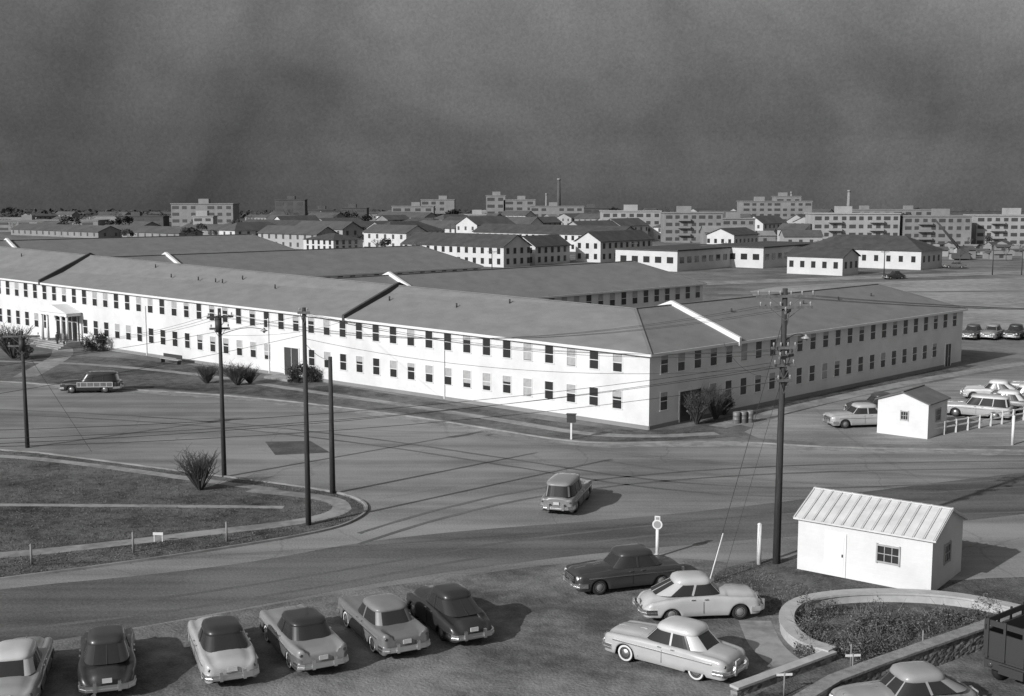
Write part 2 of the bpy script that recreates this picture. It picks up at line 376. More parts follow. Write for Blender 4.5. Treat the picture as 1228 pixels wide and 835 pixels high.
while t<49:
    for zc in (1.95,4.70):
        if zc<3 and 3.4<t<6.6: continue
        if not(zc<3 and 46<t): place(pick(False),'window',bar_,P(0,t,zc),RR)
    t+=2.02
for s0,te in TE[1:]:
    t=14.5
    while t<te-1:
        for zc in (1.95,4.72): restwin(P(s0,t,zc),RR,1+K*s0)
        t+=2.02
rest.obj('window',['white_trim','glass_dark','blind'],bar_,kind='stuff')
def door(par,loc,rz,w,h,name='door'):
    mb=MB(); mb.box((0,-.02,h/2),(w,.06,h),m=0)
    for x in (-w/2-.07,w/2+.07): mb.box((x,-.03,h/2+.05),(.10,.08,h+.1),m=1)
    mb.box((0,-.03,h+.07),(w+.02,.08,.10),m=1); mb.box((0,-.058,h*.5),(.04,.02,h),m=1)
    d=mb.obj(name,['door_dark','white_trim'],par,loc,rz)
    k=MB(); k.lathe([(.02,0),(.04,.03),(.03,.06)],(w*.08,-.06,h*.45),8,side=-1); k.obj('handle',['chrome'],d)
door(bar_,P(40.1,0,.1),RF,2.0,2.7); door(bar_,P(0,4.9,.1),RR,2.6,2.3); door(bar_,P(0,47,.1),RR,1.1,2.2)
mb=MB(); mb.box((0,-1,.1),(3.4,2,.2)); mb.obj('doorstep',['pale_concrete'],bar_,P(40.1,0,0),RF)
for s in (20.5,43.5,64):
    mb=MB(); mb.bar((0,0,.1),(0,0,5.4),.09,.09); mb.obj('downspout',['white_trim'],bar_,P(s-.1,0,0)-Vector((.04,.05,0)),RF)
po=place(None,'portico',bar_,P(79.6,0,0),RF)
mb=MB(); mb.box((0,-.95,3.72),(6.0,1.9,.35)); 
mb.hexa([(-3.2,-2.0,3.9),(3.2,-2.0,3.9),(3.2,0,3.9),(-3.2,0,3.9),(-.03,-2.0,4.75),(.03,-2.0,4.75),(.03,0,4.75),(-.03,0,4.75)]); mb.obj('pediment',['white_trim'],po)
for x in (-2.7,-1.5,1.5,2.7):
    mb=MB(); mb.tube((0,0,.6),(0,0,3.5),.17,.14,14); mb.box((0,0,3.52),(.4,.4,.06)); mb.box((0,0,.66),(.42,.42,.12)); mb.obj('column',['white_trim'],po,(x,-1.7,0))
mb=MB()
for i in range(4): mb.box((0,-1.0-i*.16,.6-i*.15-.08),(6.2+i*.3,2.3+i*.5,.15))
mb.obj('step',['pale_concrete'],po)
mb=MB(); mb.box((0,-.1,2),(4.6,.1,2.7)); mb.obj('doorway',['glass_dark'],po)
mb=MB()
for x in (-2.3,-1.15,0,1.15,2.3): mb.box((x,-.18,2),(.12,.08,2.8))
mb.box((0,-.181,2.75),(4.6,.07,.12)); mb.obj('door_frame',['white_trim'],po)
# ------------------------------------------------------------- foliage
def leafmesh(name,R,H,n,size,twigs=30,mats=('foliage_dark','foliage_mid','twig'),clumps=9):
    mb=MB(); cs=[]
    for _ in range(clumps):
        a=random.uniform(0,6.28); r=R*.7*math.sqrt(random.random()); cs.append((r*math.cos(a),r*math.sin(a),H*random.uniform(.3,.75),random.uniform(.3,.5)))
    for _ in range(n):
        c=random.choice(cs); d=Vector((random.gauss(0,1),random.gauss(0,1),random.gauss(0,1))).normalized()*random.random()**.5
        p=Vector((c[0]+d.x*R*c[3],c[1]+d.y*R*c[3],max(.03,c[2]+d.z*H*c[3])))
        u=Vector((random.gauss(0,1),random.gauss(0,1),random.gauss(0,1))).normalized(); w=u.orthogonal().normalized(); sz=size*random.uniform(.5,1.3)
        mb.face([p-u*sz,p+w*sz*.6,p+u*sz,p-w*sz*.6],random.choice((0,0,1)))
    for _ in range(twigs):
        a=random.uniform(0,6.28); r=R*random.uniform(.3,1.05); q=Vector((r*math.cos(a),r*math.sin(a),H*random.uniform(.6,1.1)))
        mid=q*.5+Vector((random.gauss(0,.1*R),random.gauss(0,.1*R),.1*H))
        mb.tube((q.x*.08,q.y*.08,0),mid,.022,.014,4,2,False); mb.tube(mid,q,.014,.006,4,2,False)
        for _k in range(3):
            e=mid.lerp(q,random.uniform(.1,.9)); mb.tube(e,e+Vector((random.gauss(0,.2*R),random.gauss(0,.2*R),random.uniform(.05,.3)*H)),.008,.004,3,2,False)
    return mb.mesh(name,mats)
bushA=leafmesh('bush',1.0,1.3,1500,.07,25); bushB=leafmesh('bush',1.0,1.2,60,.05,110)
def bush(px,py,s,me,label,h=None):
    p=G(px,py); place(me,'bush',None,(p.x,p.y,0),random.uniform(0,6),label,'bush',None,None,(s,s,h or s))
bush(113,421,2.1,bushA,'clipped dark evergreen bush beside the white entrance porch',1.5)
bush(248,460,1.3,bushB,'leafless bush on the verge in front of the barracks'); bush(285,462,1.5,bushB,'leafless bush on the verge in front of the barracks')
bush(300,460,1.1,bushB,'leafless bush on the verge in front of the barracks')
bush(357,459,1.4,bushA,'dark bush beside the barracks side door'); bush(378,458,1.1,bushA,'dark bush beside the barracks side door')
bush(835,509,1.2,bushB,'scraggly bush against the shaded barracks wall',1.9); bush(858,503,1.3,bushB,'scraggly bush against the shaded barracks wall',1.9); bush(868,498,1.1,bushA,'leafy bush against the shaded barracks wall')
bush(16,430,2.4,bushB,'tall bare shrub beside the entrance walk',2.6); bush(30,431,1.2,bushA,'low dark bush by the entrance walk')
bush(240,588,1.35,bushB,'large leafless shrub on the grass island',1.7)
def treemesh(H,seed,leaf=False):
    rr=random.Random(seed); mb=MB()
    def br(p,d,l,r,lv):
        q=p+d*l; mb.tube(p,q,r,r*.65,5 if lv>1 else 7,0,False)
        if lv>=4:
            for _ in range(5 if leaf else 0):
                c=q+Vector((rr.gauss(0,.4),rr.gauss(0,.4),rr.gauss(0,.4))); u=Vector((rr.gauss(0,1),rr.gauss(0,1),rr.gauss(0,1))).normalized(); w=u.orthogonal()*.25*1; u*=.3
                mb.face([c-u,c+w,c+u,c-w],1)
            return
        for _ in range(3):
            nd=(d+Vector((rr.gauss(0,.5),rr.gauss(0,.5),rr.gauss(.1,.3)))).normalized()
            br(q,nd,l*rr.uniform(.6,.8),r*.6,lv+1)
    br(Vector((0,0,0)),Vector((0,0,1)),H*.3,H*.028,0)
    return mb,H
def tree_pair(H,seed,leaf):
    mb,_=treemesh(H,seed,leaf)
    t=MB(); cme=MB()
    t.v=mb.v[:14]; t.f=mb.f[:7]; t.m=[0]*7; t.sm=[True]*7
    cme.v=mb.v; cme.f=mb.f[7:]; cme.m=mb.m[7:]; cme.sm=mb.sm[7:]
    return t.mesh('trunk',['trunk']),cme.mesh('crown',['trunk','foliage_dark'])
TT=[tree_pair(7,i,i%2==0) for i in range(4)]
def tree(x,y,s,k,label='small winter tree with sparse crown among distant houses',grp='trees scattered through the town'):
    e=thing('tree',label,'tree',(x,y,0),random.uniform(0,6),grp); e.scale=(s,s,s)
    place(TT[k][0],'trunk',e); place(TT[k][1],'crown',e)
# ------------------------------------------------------------- houses of the town
simple=MB(); simple.box((0,-.03,0),(1.0,.06,1.4)); SW=simple.mesh('window',['glass_dark'])
simple=MB(); simple.box((0,-.03,0),(1.0,.06,1.4)); SWF=simple.mesh('window',['window_hazed'])
USED=[]
def house(px,py,a,b,h,rise,ridge,wall='white_hazed',roofm='shingle_dark',label='',name='house',rows=2,step=2.6,cat='house',ww=1.0,off=0,group=None,swm=None):
    """px,py: nearest corner. a: length along the sunlit front, b: along the shaded side"""
    p=G(px,py); e=thing(name,label,cat,(p.x,p.y,0),0,group)
    cc=p+Vector((-.766,.643,0))*a/2+Vector((.643,.766,0))*b/2; USED.append((cc.x,cc.y,max(a,b)/2))
    def Q(s,t,z): 
        v=Vector((-.766,.643,0))*s+Vector((.643,.766,0))*t; return Vector((v.x,v.y,z))
    mb=MB()
    for s0,t0,s1,t1 in ((a,0,0,0),(0,0,0,b),(0,b,a,b),(a,b,a,0)):
        mb.face([Q(s0,t0,-.1),Q(s1,t1,-.1),Q(s1,t1,h),Q(s0,t0,h)])
    if rise>0:
        if ridge=='b':
            mb.face([Q(a,0,h),Q(0,0,h),Q(a/2,0,h+rise)]); mb.face([Q(0,b,h),Q(a,b,h),Q(a/2,b,h+rise)])
        elif ridge=='a':
            mb.face([Q(0,0,h),Q(0,b,h),Q(0,b/2,h+rise)]); mb.face([Q(a,0,h),Q(a,b,h),Q(a,b/2,h+rise)])
    mb.obj('wall',[wall],e)
    mb=MB(); o=.4
    if rise<=0:
        c=Q(a/2,b/2,h+.12); mb.box(c,(a+.5,b+.5,.3),math.atan2(-.643,.766))
    elif ridge=='b':
        k=o*rise/(a/2)
        for sg in (0,1):
            s0=-o if sg==0 else a+o
            q=[Q(s0,-o,h-k),Q(s0,b+o,h-k),Q(a/2,b+o,h+rise),Q(a/2,-o,h+rise)]
            mb.hexa(q+[x+Vector((0,0,.15)) for x in q])
    elif ridge=='a':
        k=o*rise/(b/2)
        for sg in (0,1):
            t0=-o if sg==0 else b+o
            q=[Q(-o,t0,h-k),Q(a+o,t0,h-k),Q(a+o,b/2,h+rise),Q(-o,b/2,h+rise)]
            mb.hexa(q+[x+Vector((0,0,.15)) for x in q])
    else:
        m_=min(a,b)/2
        z=h-.1
        if a>b: r1,r2=Q(m_,b/2,h+rise),Q(a-m_,b/2,h+rise)
        else: r1,r2=Q(a/2,m_,h+rise),Q(a/2,b-m_,h+rise)
        c0,c1,c2,c3=Q(-o,-o,z),Q(a+o,-o,z),Q(a+o,b+o,z),Q(-o,b+o,z)
        if a>b:
            for q in ([c0,r1,r2,c1],[c1,r2,c2],[c2,r2,r1,c3],[c3,r1,c0]): mb.face(q)
        else:
            for q in ([c0,r1,c1],[c1,r1,r2,c2],[c2,r2,c3],[c3,r2,r1,c0]): mb.face(q)
    mb.obj('roof',[roofm],e)
    fl=h/rows
    rf=math.atan2(-.643,.766); rr=math.atan2(.766,.643)
    wm=swm or SW
    x=step*.6
    while x<a-.6:
        for r in range(rows): place(wm,'window',e,Q(x,0,fl*r+fl*.55),rf,scale=(ww,1,1))
        x+=step
    x=step*.6
    while x<b-.6:
        for r in range(rows): place(wm,'window',e,Q(0,x,fl*r+fl*.55),rr,scale=(ww,1,1))
        x+=step
    return e
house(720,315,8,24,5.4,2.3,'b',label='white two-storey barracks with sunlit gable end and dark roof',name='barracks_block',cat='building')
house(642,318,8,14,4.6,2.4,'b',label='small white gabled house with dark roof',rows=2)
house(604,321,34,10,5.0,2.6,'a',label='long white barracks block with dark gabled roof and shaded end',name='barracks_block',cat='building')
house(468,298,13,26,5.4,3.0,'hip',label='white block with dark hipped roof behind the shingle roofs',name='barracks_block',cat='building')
house(410,292,60,10,5.2,2.5,'a',label='long pale barracks block with low dark roof',name='barracks_block',cat='building',wall='pale_hazed')
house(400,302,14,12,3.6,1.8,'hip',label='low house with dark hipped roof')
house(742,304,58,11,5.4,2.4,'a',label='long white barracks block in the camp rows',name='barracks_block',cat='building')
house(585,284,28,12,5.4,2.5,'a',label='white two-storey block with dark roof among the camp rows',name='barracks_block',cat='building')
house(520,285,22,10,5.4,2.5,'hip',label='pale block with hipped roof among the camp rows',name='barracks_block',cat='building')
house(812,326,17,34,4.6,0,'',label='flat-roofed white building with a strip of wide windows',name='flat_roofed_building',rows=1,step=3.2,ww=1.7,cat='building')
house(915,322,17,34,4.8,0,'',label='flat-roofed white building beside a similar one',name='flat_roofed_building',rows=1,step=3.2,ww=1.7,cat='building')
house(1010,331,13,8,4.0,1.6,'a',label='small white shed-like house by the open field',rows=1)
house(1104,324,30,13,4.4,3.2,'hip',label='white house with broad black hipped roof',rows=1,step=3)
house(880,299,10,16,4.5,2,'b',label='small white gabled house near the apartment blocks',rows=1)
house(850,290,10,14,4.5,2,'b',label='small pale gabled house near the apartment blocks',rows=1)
# long low dark roofs beyond the far end of the barracks
for (x,y,a) in ((118,286,70),(215,288,60),(300,285,50),(60,279,80),(170,279,60),(330,279,50)):
    house(x,y,a,11,2.6,2.2,'a',label='long low camp hut with broad dark roof',name='camp_hut',cat='building',wall='grey_wall',roofm='roof_hazed',rows=1,step=5,swm=SWF,group='long low huts beyond the barracks')
rc=random.Random(21)
def clear(x,y,r):
    return all(math.hypot(x-u[0],y-u[1])>r+u[2]*.75+2 for u in USED)
made=0
for _ in range(1500):
    if made>=42: break
    px=rc.uniform(280,1000); py=rc.choice((300,295,290,286,282,278,275,272,270,268))+rc.uniform(-1.5,1.5)
    if px>840 and py>287: continue
    p=G(px,py); lng=rc.random()<.5
    a,b=(rc.uniform(18,34),rc.uniform(8,11)) if lng else (rc.uniform(8,11),rc.uniform(14,28))
    cc=p+Vector((-.766,.643,0))*a/2+Vector((.643,.766,0))*b/2
    if not clear(cc.x,cc.y,max(a,b)/2*.8): continue
    if math.hypot(p.x,p.y)<270: continue
    far=py<284
    house(px,py,a,b,rc.uniform(4.2,6.2),rc.uniform(2,3),'hip' if rc.random()<.2 else ('a' if lng else 'b'),wall=(rc.choice(['pale_hazed','brick_hazed','pale_hazed','white_hazed']) if far else rc.choice(['white_hazed','pale_hazed'])),roofm='roof_hazed',
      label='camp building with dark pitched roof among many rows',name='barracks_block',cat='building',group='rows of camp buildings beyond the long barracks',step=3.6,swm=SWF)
    made+=1
def slab(x0,x1,yb,yt,depth,rows,step,wall,label,name='apartment_block',rz=0,setback=None,cat='building',balc=True):
    p0=G(x0,yb); p1=G(x1,yb); c=(p0+p1)/2; w=(p1-p0).length; h=ZT((c.x,c.y),yt)
    e=thing(name,label,cat,(c.x,c.y,0),rz); mb=MB(); mb.box((0,depth/2,h/2-.1),(w,depth,h+.2)); mb.obj('wall',[wall],e)
    mb=MB(); mb.box((0,depth/2,h+.2),(w+.6,depth+.6,.4)); 
    for k in range(max(1,int(w/25))): mb.box((-w/2+min(12,w/2)+25*k+random.uniform(-3,3),depth/2,h+1.4),(5,4,2.4))
    mb.obj('roof',[wall],e)
    if rows:
        mb=MB(); fl=h/rows; n=max(2,int(w/step)); sp=w/n
        for i in range(n):
            for r in range(rows):
                ww=sp*.5 if (i%4) else sp*.75
                if random.random()<.06: continue
                x=-w/2+sp*(i+.5); z=fl*(r+.5)
                mb.box((x,-.04,z),(ww,.1,fl*.45))
        mb.obj('window',['window_hazed'],e,kind='stuff')
    if balc:
        for i in range(max(1,int(w/14))):
            x=-w/2+7+14*i
            mb=MB()
            for r in range(rows): mb.box((0,-.7,h/rows*r+h/rows*.12),(4.5,1.4,h/rows*.3))
            mb.obj('balcony',[wall],e,(x,0,0))
    return e,w,h,c
slab(722,792,289,254,12,4,2.8,'pale_hazed','four-storey brick apartment block with balconies')
slab(797,866,291,256,12,4,2.8,'brick_hazed','four-storey brick apartment block with rows of windows')
slab(890,973,274,242,16,5,4,'brick_hazed','large flat-roofed institutional building on the skyline',name='institutional_building',balc=False)
slab(975,1078,296,257,12,4,2.8,'pale_hazed','long four-storey apartment block with balconies')
slab(1083,1164,296,260,12,4,2.8,'brick_hazed','four-storey apartment block beside similar ones')
slab(1170,1300,295,259,12,4,2.8,'pale_hazed','long four-storey apartment block at the end of the row')
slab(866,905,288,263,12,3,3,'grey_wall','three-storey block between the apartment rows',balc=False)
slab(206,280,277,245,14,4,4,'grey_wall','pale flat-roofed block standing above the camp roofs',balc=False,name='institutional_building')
slab(232,256,282,260,8,3,4,'pale_hazed','small pale block in front of a larger one',balc=False,name='institutional_building')
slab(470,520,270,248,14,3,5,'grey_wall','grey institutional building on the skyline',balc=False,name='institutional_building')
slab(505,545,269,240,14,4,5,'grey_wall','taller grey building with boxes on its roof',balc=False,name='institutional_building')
slab(583,606,268,235,14,4,5,'brick_hazed','tall pale institutional building on the skyline',balc=False,name='institutional_building')
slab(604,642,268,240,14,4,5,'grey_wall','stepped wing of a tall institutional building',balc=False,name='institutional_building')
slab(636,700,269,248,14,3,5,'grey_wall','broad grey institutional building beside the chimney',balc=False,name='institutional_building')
slab(330,366,266,240,10,3,6,'roof_hazed','dark building with roof tanks on the skyline',balc=False,name='institutional_building')
slab(370,400,267,252,10,2,6,'roof_hazed','low grey building on the skyline',balc=False,name='institutional_building')
slab(410,440,268,250,12,3,6,'roof_hazed','dark block on the skyline',balc=False,name='institutional_building')
slab(140,196,272,260,12,2,7,'roof_hazed','low dark works building on the skyline',balc=False,name='warehouse')
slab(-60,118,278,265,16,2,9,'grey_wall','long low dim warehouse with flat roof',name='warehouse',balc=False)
slab(550,583,275,258,12,2,5,'pale_hazed','pale low block among the camp roofs',balc=False,name='institutional_building')
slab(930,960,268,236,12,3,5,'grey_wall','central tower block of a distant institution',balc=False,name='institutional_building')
slab(700,730,268,250,12,3,5,'roof_hazed','small grey block on the skyline',balc=False,name='institutional_building')
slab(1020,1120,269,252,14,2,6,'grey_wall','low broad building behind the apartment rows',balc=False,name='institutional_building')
slab(1130,1240,268,254,14,2,6,'roof_hazed','low dark building behind the apartment rows',balc=False,name='institutional_building')
for x,yb,yt,r in ((670,262,216,1.8),(1017,264,230,1.6),(655,264,234,1.0),(948,264,232,1.0)):
    p=G(x,yb); h=ZT(p,yt); e=thing('chimney','tall slender industrial chimney rising above the town','chimney',(p.x,p.y,0)); 
    mb=MB(); mb.tube((0,0,0),(0,0,h),r,r*.6,12); mb.obj('shaft',['roof_hazed' if x==670 else 'brick_hazed'],e)
    mb=MB(); mb.tube((0,0,h-.2),(0,0,h+1.2),r*.75,r*.75,12); mb.obj('rim',['brick_hazed'],e)
rnd=random.Random(3)
GHS='distant houses of the town'
for k in range(120):
    py=rnd.uniform(260,274); px=rnd.uniform(-20,1250)
    if k<22: px=rnd.uniform(1110,1240); py=rnd.uniform(300,312)
    elif k<30: px=rnd.uniform(850,1000); py=rnd.uniform(291,297)
    p=G(px,py); w=rnd.uniform(8,18); d=rnd.uniform(6,10); h=rnd.uniform(3,6); r=rnd.uniform(1.2,2.4)
    if k<22: w=rnd.uniform(2.5,6); d=rnd.uniform(2,4); h=rnd.uniform(1.2,2.4); r=rnd.uniform(.2,.9)
    if px<330: h=min(h,3.2); w*=1.5
    if not clear(p.x,p.y,w/2): continue
    mb=MB(); mb.box((0,0,h/2),(w,d,h),m=0)
    for sg in (-1,1):
        mb.face([(-w/2-.3,sg*(d/2+.4),h-.1),(w/2+.3,sg*(d/2+.4),h-.1),(w/2+.3,0,h+r),(-w/2-.3,0,h+r)],1)
    for sx in (-1,1): mb.face([(sx*w/2,-d/2,h),(sx*w/2,d/2,h),(sx*w/2,0,h+r)],0)
    for i in range(int(w/3.5)): mb.box((-w/2+2+3.5*i,-d/2-.03,h*.55),(1.1,.1,min(1.3,h*.5)),m=2)
    mb.obj('house',[rnd.choice(['grey_wall','roof_hazed'] if px<330 else ['pale_hazed','brick_hazed','grey_wall','grey_wall','brick_hazed']),rnd.choice(['roof_hazed','roof_hazed','brick_hazed']),'window_hazed'],None,(p.x,p.y,0),rnd.choice([-.7,.87,0,.1]),label='small distant house with pitched dark roof',cat='house',group=GHS)
for k in range(120):
    py=rnd.uniform(260,292); px=rnd.uniform(-20,1250)
    if k<14: py=rnd.uniform(296,318); px=rnd.uniform(1000,1240)
    elif k<34: py=rnd.uniform(288,312); px=rnd.uniform(420,760)
    p=G(px,py); tree(p.x,p.y,rnd.uniform(.6,1.1)*(1.4 if py<285 else .8),rnd.randrange(4))
p=G(1152,312); e=thing('crane','slender lattice crane with long inclined boom','crane',(p.x,p.y,0))
mb=MB(); mb.box((0,0,1.0),(4,3,1.2)); mb.box((.5,0,2.3),(2.4,2.2,1.6)); mb.obj('cab',['roof_hazed'],e)
q=Vector((-6.5,2,ZT(p,264))); mb=MB()
for oy in (-.4,.4):
    for oz in (-.4,.4): mb.tube((0,oy,2.5+oz),q+Vector((0,oy*.4,oz*.4)),.12,.1,4)
for i in range(10):
    a=Vector((0,-.4,2.1)).lerp(q,i/10); b_=Vector((0,.4,2.9)).lerp(q,(i+1)/10); mb.tube(a,b_,.07,.07,4)
mb.obj('boom',['shingle_dark'],e)
mb=MB()
nzf=lambda x: math.sin(x*.011+1)+math.sin(x*.029+2)*.7+math.sin(x*.083)*.5
for _ in range(9000):
    y=rnd.choice((900,1040,1300,1800))+rnd.uniform(0,140); x=rnd.uniform(-.5,.5)*y
    top=3.2+1.8*nzf(x+y)
    if top<1.2: continue
    z=rnd.uniform(0,top)+gz(y); u=Vector((rnd.gauss(0,1),rnd.gauss(0,.6),rnd.gauss(0,.4))).normalized()*rnd.uniform(1.2,2.6)*(y/1200); w=Vector((rnd.gauss(0,1),rnd.gauss(0,.6),rnd.gauss(0,.7))).normalized()*rnd.uniform(.8,2.)
    c=Vector((x,y,z)); mb.face([c-u,c+w,c+u,c-w],0)
mb.obj('woodland',['woodland_tone'],kind='stuff',label='dark belt of winter woodland along the horizon',cat='woodland')
# ------------------------------------------------------------- vehicles
def interp(keys,x):
    if x<=keys[0][0]: return keys[0][1]
    for (a,b),(c,d) in zip(keys[:-1],keys[1:]):
        if x<=c:
            t=(x-a)/(c-a); t=t*t*(3-2*t)*.5+t*.5; return b+(d-b)*t
    return keys[-1][1]
ST={
 'sedan':dict(L=5.05,W=1.92,hc=[(-.5,.94),(-.42,1.01),(-.30,1.07),(.17,1.11),(.30,1.10),(.44,1.03),(.5,.95)],hs=[(-.5,.90),(-.40,.96),(-.2,1.02),(.2,1.03),(.40,.97),(.5,.92)],
   cab=(-1.66,.90,-1.16,.44),roof=1.72,belt=1.09,wl=.81,wu=.665,bulge=.045,rp=.27,rh=.24,cp=(116,158),crown=.26,valley=.045,xw=(.30,-.275)),
 'old':dict(L=4.9,W=1.86,hc=[(-.5,.74),(-.46,.90),(-.40,1.01),(-.28,1.11),(.17,1.17),(.30,1.15),(.42,1.08),(.5,.95)],hs=[(-.5,.68),(-.42,.84),(-.3,.95),(-.15,1.02),(.1,1.04),(.25,.99),(.38,.95),(.5,.84)],
   cab=(-1.92,.86,-1.08,.40),roof=1.76,belt=1.13,wl=.77,wu=.62,bulge=.09,rp=.36,rh=.32,cp=(109,161),crown=.29,valley=.055,xw=(.305,-.27)),
 'fin':dict(L=5.2,W=1.96,hc=[(-.5,.92),(-.42,.97),(-.30,1.01),(.17,1.05),(.30,1.04),(.44,.99),(.5,.93)],hs=[(-.5,1.06),(-.42,1.03),(-.25,1.0),(.2,1.0),(.42,.98),(.5,.96)],
   cab=(-1.60,.98,-1.18,.48),roof=1.63,belt=1.03,wl=.83,wu=.69,bulge=.015,rp=.17,rh=.13,cp=(127,155),crown=.20,valley=.03,xw=(.30,-.27)),
 'wagon':dict(L=4.95,W=1.9,hc=[(-.5,1.02),(-.30,1.06),(.17,1.10),(.30,1.08),(.44,1.02),(.5,.94)],hs=[(-.5,.95),(-.40,.98),(-.2,1.01),(.2,1.02),(.40,.96),(.5,.91)],
   cab=(-2.36,.92,-2.20,.46),roof=1.79,belt=1.08,wl=.82,wu=.72,bulge=.03,rp=.17,rh=.12,cp=(137,151),crown=.19,valley=.04,xw=(.30,-.275)),
}
def paint(v):
    n='paint_%d'%int(v*100)
    if n not in M: mat(n,v,rough=.34,coat=.45,spec=.5,var=.06,scale=2)
    return n
def car(xy,heading,style,body,roof,label,group=None,ww=False,woody=False,name='car',cat='car',skirt=False,lower=None):
    S=ST[style]; L=S['L']; Wd=S['W']/2; e=thing(name,label,cat,(xy[0],xy[1],.02),math.radians(heading),group)
    pb=paint(body); pr=paint(roof); xw=(L*S['xw'][0],L*S['xw'][1])
    xs=[-L/2+d for d in (0,.012,.03,.06,.1,.15,.2)]+[-L/2+.26+i*(L-.52)/72 for i in range(73)]+[L/2-d for d in (.2,.15,.1,.06,.03,.012,0)]
    secs=[]
    for x in xs:
        f=x/L; d=L/2-abs(x); hc=interp(S['hc'],f); hs=interp(S['hs'],f)
        q=lambda r,dd: r*(1-math.sqrt(max(0,1-(1-min(dd/r,1))**2)))
        dh=q(S['rh'],d); hc-=dh; hs-=dh*.9
        e6=abs(2*f); w=Wd*(1-.05*e6**3)-q(S['rp'],d)
        bl=(.7*math.exp(-((x-xw[0]+.05)/.7)**2) if f>0 else math.exp(-((x-xw[1])/.60)**2))
        w+=S['bulge']*(bl-.35)*min(1,d/.5)
        zb=.23+q(.14,d)*.8
        arch=0
        for qi,qx in enumerate(xw):
            dd=.42 if qi==0 else .39
            if abs(x-qx)<dd: arch=max(arch,(.30 if qi==0 else .24)+math.sqrt(dd*dd-(x-qx)**2)*.93)
        if skirt and x<0: arch=min(arch,.32)
        zb=max(zb,min(arch,hs-.16))
        v=S['valley']*(1 if f>.2 else (.6 if f<-.32 else 0))
        vz=min(hc,hs)-v
        md=max((hs-.3+zb)/2,zb+.08)
        pts=[(0,hc),(.34*w,hc-.008),(.54*w,(hc*.6+vz*.4) if hc>hs else hc-.01),(.66*w,vz),(.78*w,hs-.012),(.88*w,hs-.005),(.95*w,hs-.045),(.985*w,hs-.12),(w,max(hs-.26,zb+.12)),(w,md),(.99*w,zb+.03),(w*.95,zb)]
        secs.append((x,pts))
    mb=MB(); n=len(secs[0][1]); ring=2*n-1
    for x,pts in secs:
        for y,z in pts[::-1]: mb.v.append((x,y,z))
        for y,z in pts[1:]: mb.v.append((x,-y,z))
    NS=len(xs)-1
    for i in range(NS):
        for k in range(ring-1):
            a=i*ring+k; mb.f.append((a,a+1,a+1+ring,a+ring)[::-1]); mb.m.append(2 if (lower is not None and (k<3 or k>=ring-4)) else 0); mb.sm.append(True)
        a=i*ring; mb.f.append((a,a+ring,a+2*ring-1,a+ring-1)[::-1]); mb.m.append(1); mb.sm.append(False)
    mb.f.append(tuple(range(ring))); mb.m.append(0); mb.sm.append(False)
    mb.f.append(tuple(NS*ring+k for k in range(ring))[::-1]); mb.m.append(0); mb.sm.append(False)
    for sg in (-1,1):
        for xg in ((.95,-.02,-1.0) if style!='fin' else (.98,-.45)):
            f=xg/L; 
            mb.bar((xg,sg*(Wd*(1-.05*abs(2*f)**3)+S['bulge']*-.2+.0035),.36),(xg,sg*(Wd*.995+S['bulge']*-.2),interp(S['hs'],f)-.2),.012,.012,1)
    mb.obj('body',[pb,'underbody',paint(lower if lower is not None else body)],e)
    x0,x1,x2,x3=S['cab']; rz=S['roof']; beltz=S['belt']-.07; cr_=S['crown']
    N=64; ex=4.0
    def rr(xa,xb,w,z,sc=1):
        cx=(xa+xb)/2; a=(xb-xa)/2*sc; out=[]
        for k in range(N):
            t=2*math.pi*(k+.5)/N; c=math.cos(t); s=math.sin(t)
            out.append((cx+a*math.copysign(abs(c)**(2/ex),c),w*(sc*.5+.5 if sc>.9 else sc)*math.copysign(abs(s)**(2/ex),s),z))
        return out
    lo=rr(x0,x1,S['wl'],beltz); up=rr(x2,x3,S['wu'],rz-cr_+.02)
    gl=MB(); rf=MB(); gl.v=lo+up; rf.v=list(lo+up)
    for k in range(N):
        k2=(k+1)%N; deg=360*(k+1)/N
        if deg>180: deg=360-deg
        q=(k,k2,N+k2,N+k)
        solid=(S['cp'][0]<deg<S['cp'][1]) or (29<deg<38)
        T=rf if solid else gl
        T.f.append(q); T.m.append(0); T.sm.append(solid)
    gl.obj('window',['glass_dark'],e)
    base=len(rf.v)
    rings=[rr(x2-.04,x3+.02,S['wu']+.015,rz-cr_-.02),rr(x2-.05,x3+.05,S['wu']+.028,rz-cr_+.02),rr(x2-.03,x3+.02,S['wu']+.012,rz-cr_*.70),rr(x2,x3,S['wu'],rz-cr_*.38,.95),rr(x2,x3,S['wu'],rz-cr_*.16,.80),rr(x2,x3,S['wu'],rz-cr_*.04,.55),rr(x2,x3,S['wu'],rz,.2)]
    for r in rings: rf.v+=r
    for j in range(len(rings)-1):
        for k in range(N):
            k2=(k+1)%N; rf.f.append((base+j*N+k,base+j*N+k2,base+(j+1)*N+k2,base+(j+1)*N+k)); rf.m.append(0); rf.sm.append(True)
    rf.f.append(tuple(base+(len(rings)-1)*N+k for k in range(N))); rf.m.append(0); rf.sm.append(True)
    for sg in (-1,1):
        for f in ((.53,) if style!='wagon' else (.36,.66)):
            xl=x0+(x1-x0)*f; xu=x2+(x3-x2)*f
            rf.bar((xl,sg*(S['wl']+.004),beltz),(xu,sg*(S['wu']+.012),rz-cr_+.01),.05 if style=='wagon' else .08,.03,up=Vector((0,1,0)))
    if style=='old': rf.bar((x1+.005,0,beltz),(x3+.01,0,rz-cr_),.04,.03,up=Vector((1,0,0))); rf.bar((x0-.005,0,beltz),(x2-.01,0,rz-cr_),.04,.03,up=Vector((1,0,0)))
    rf.obj('roof',[pr],e)
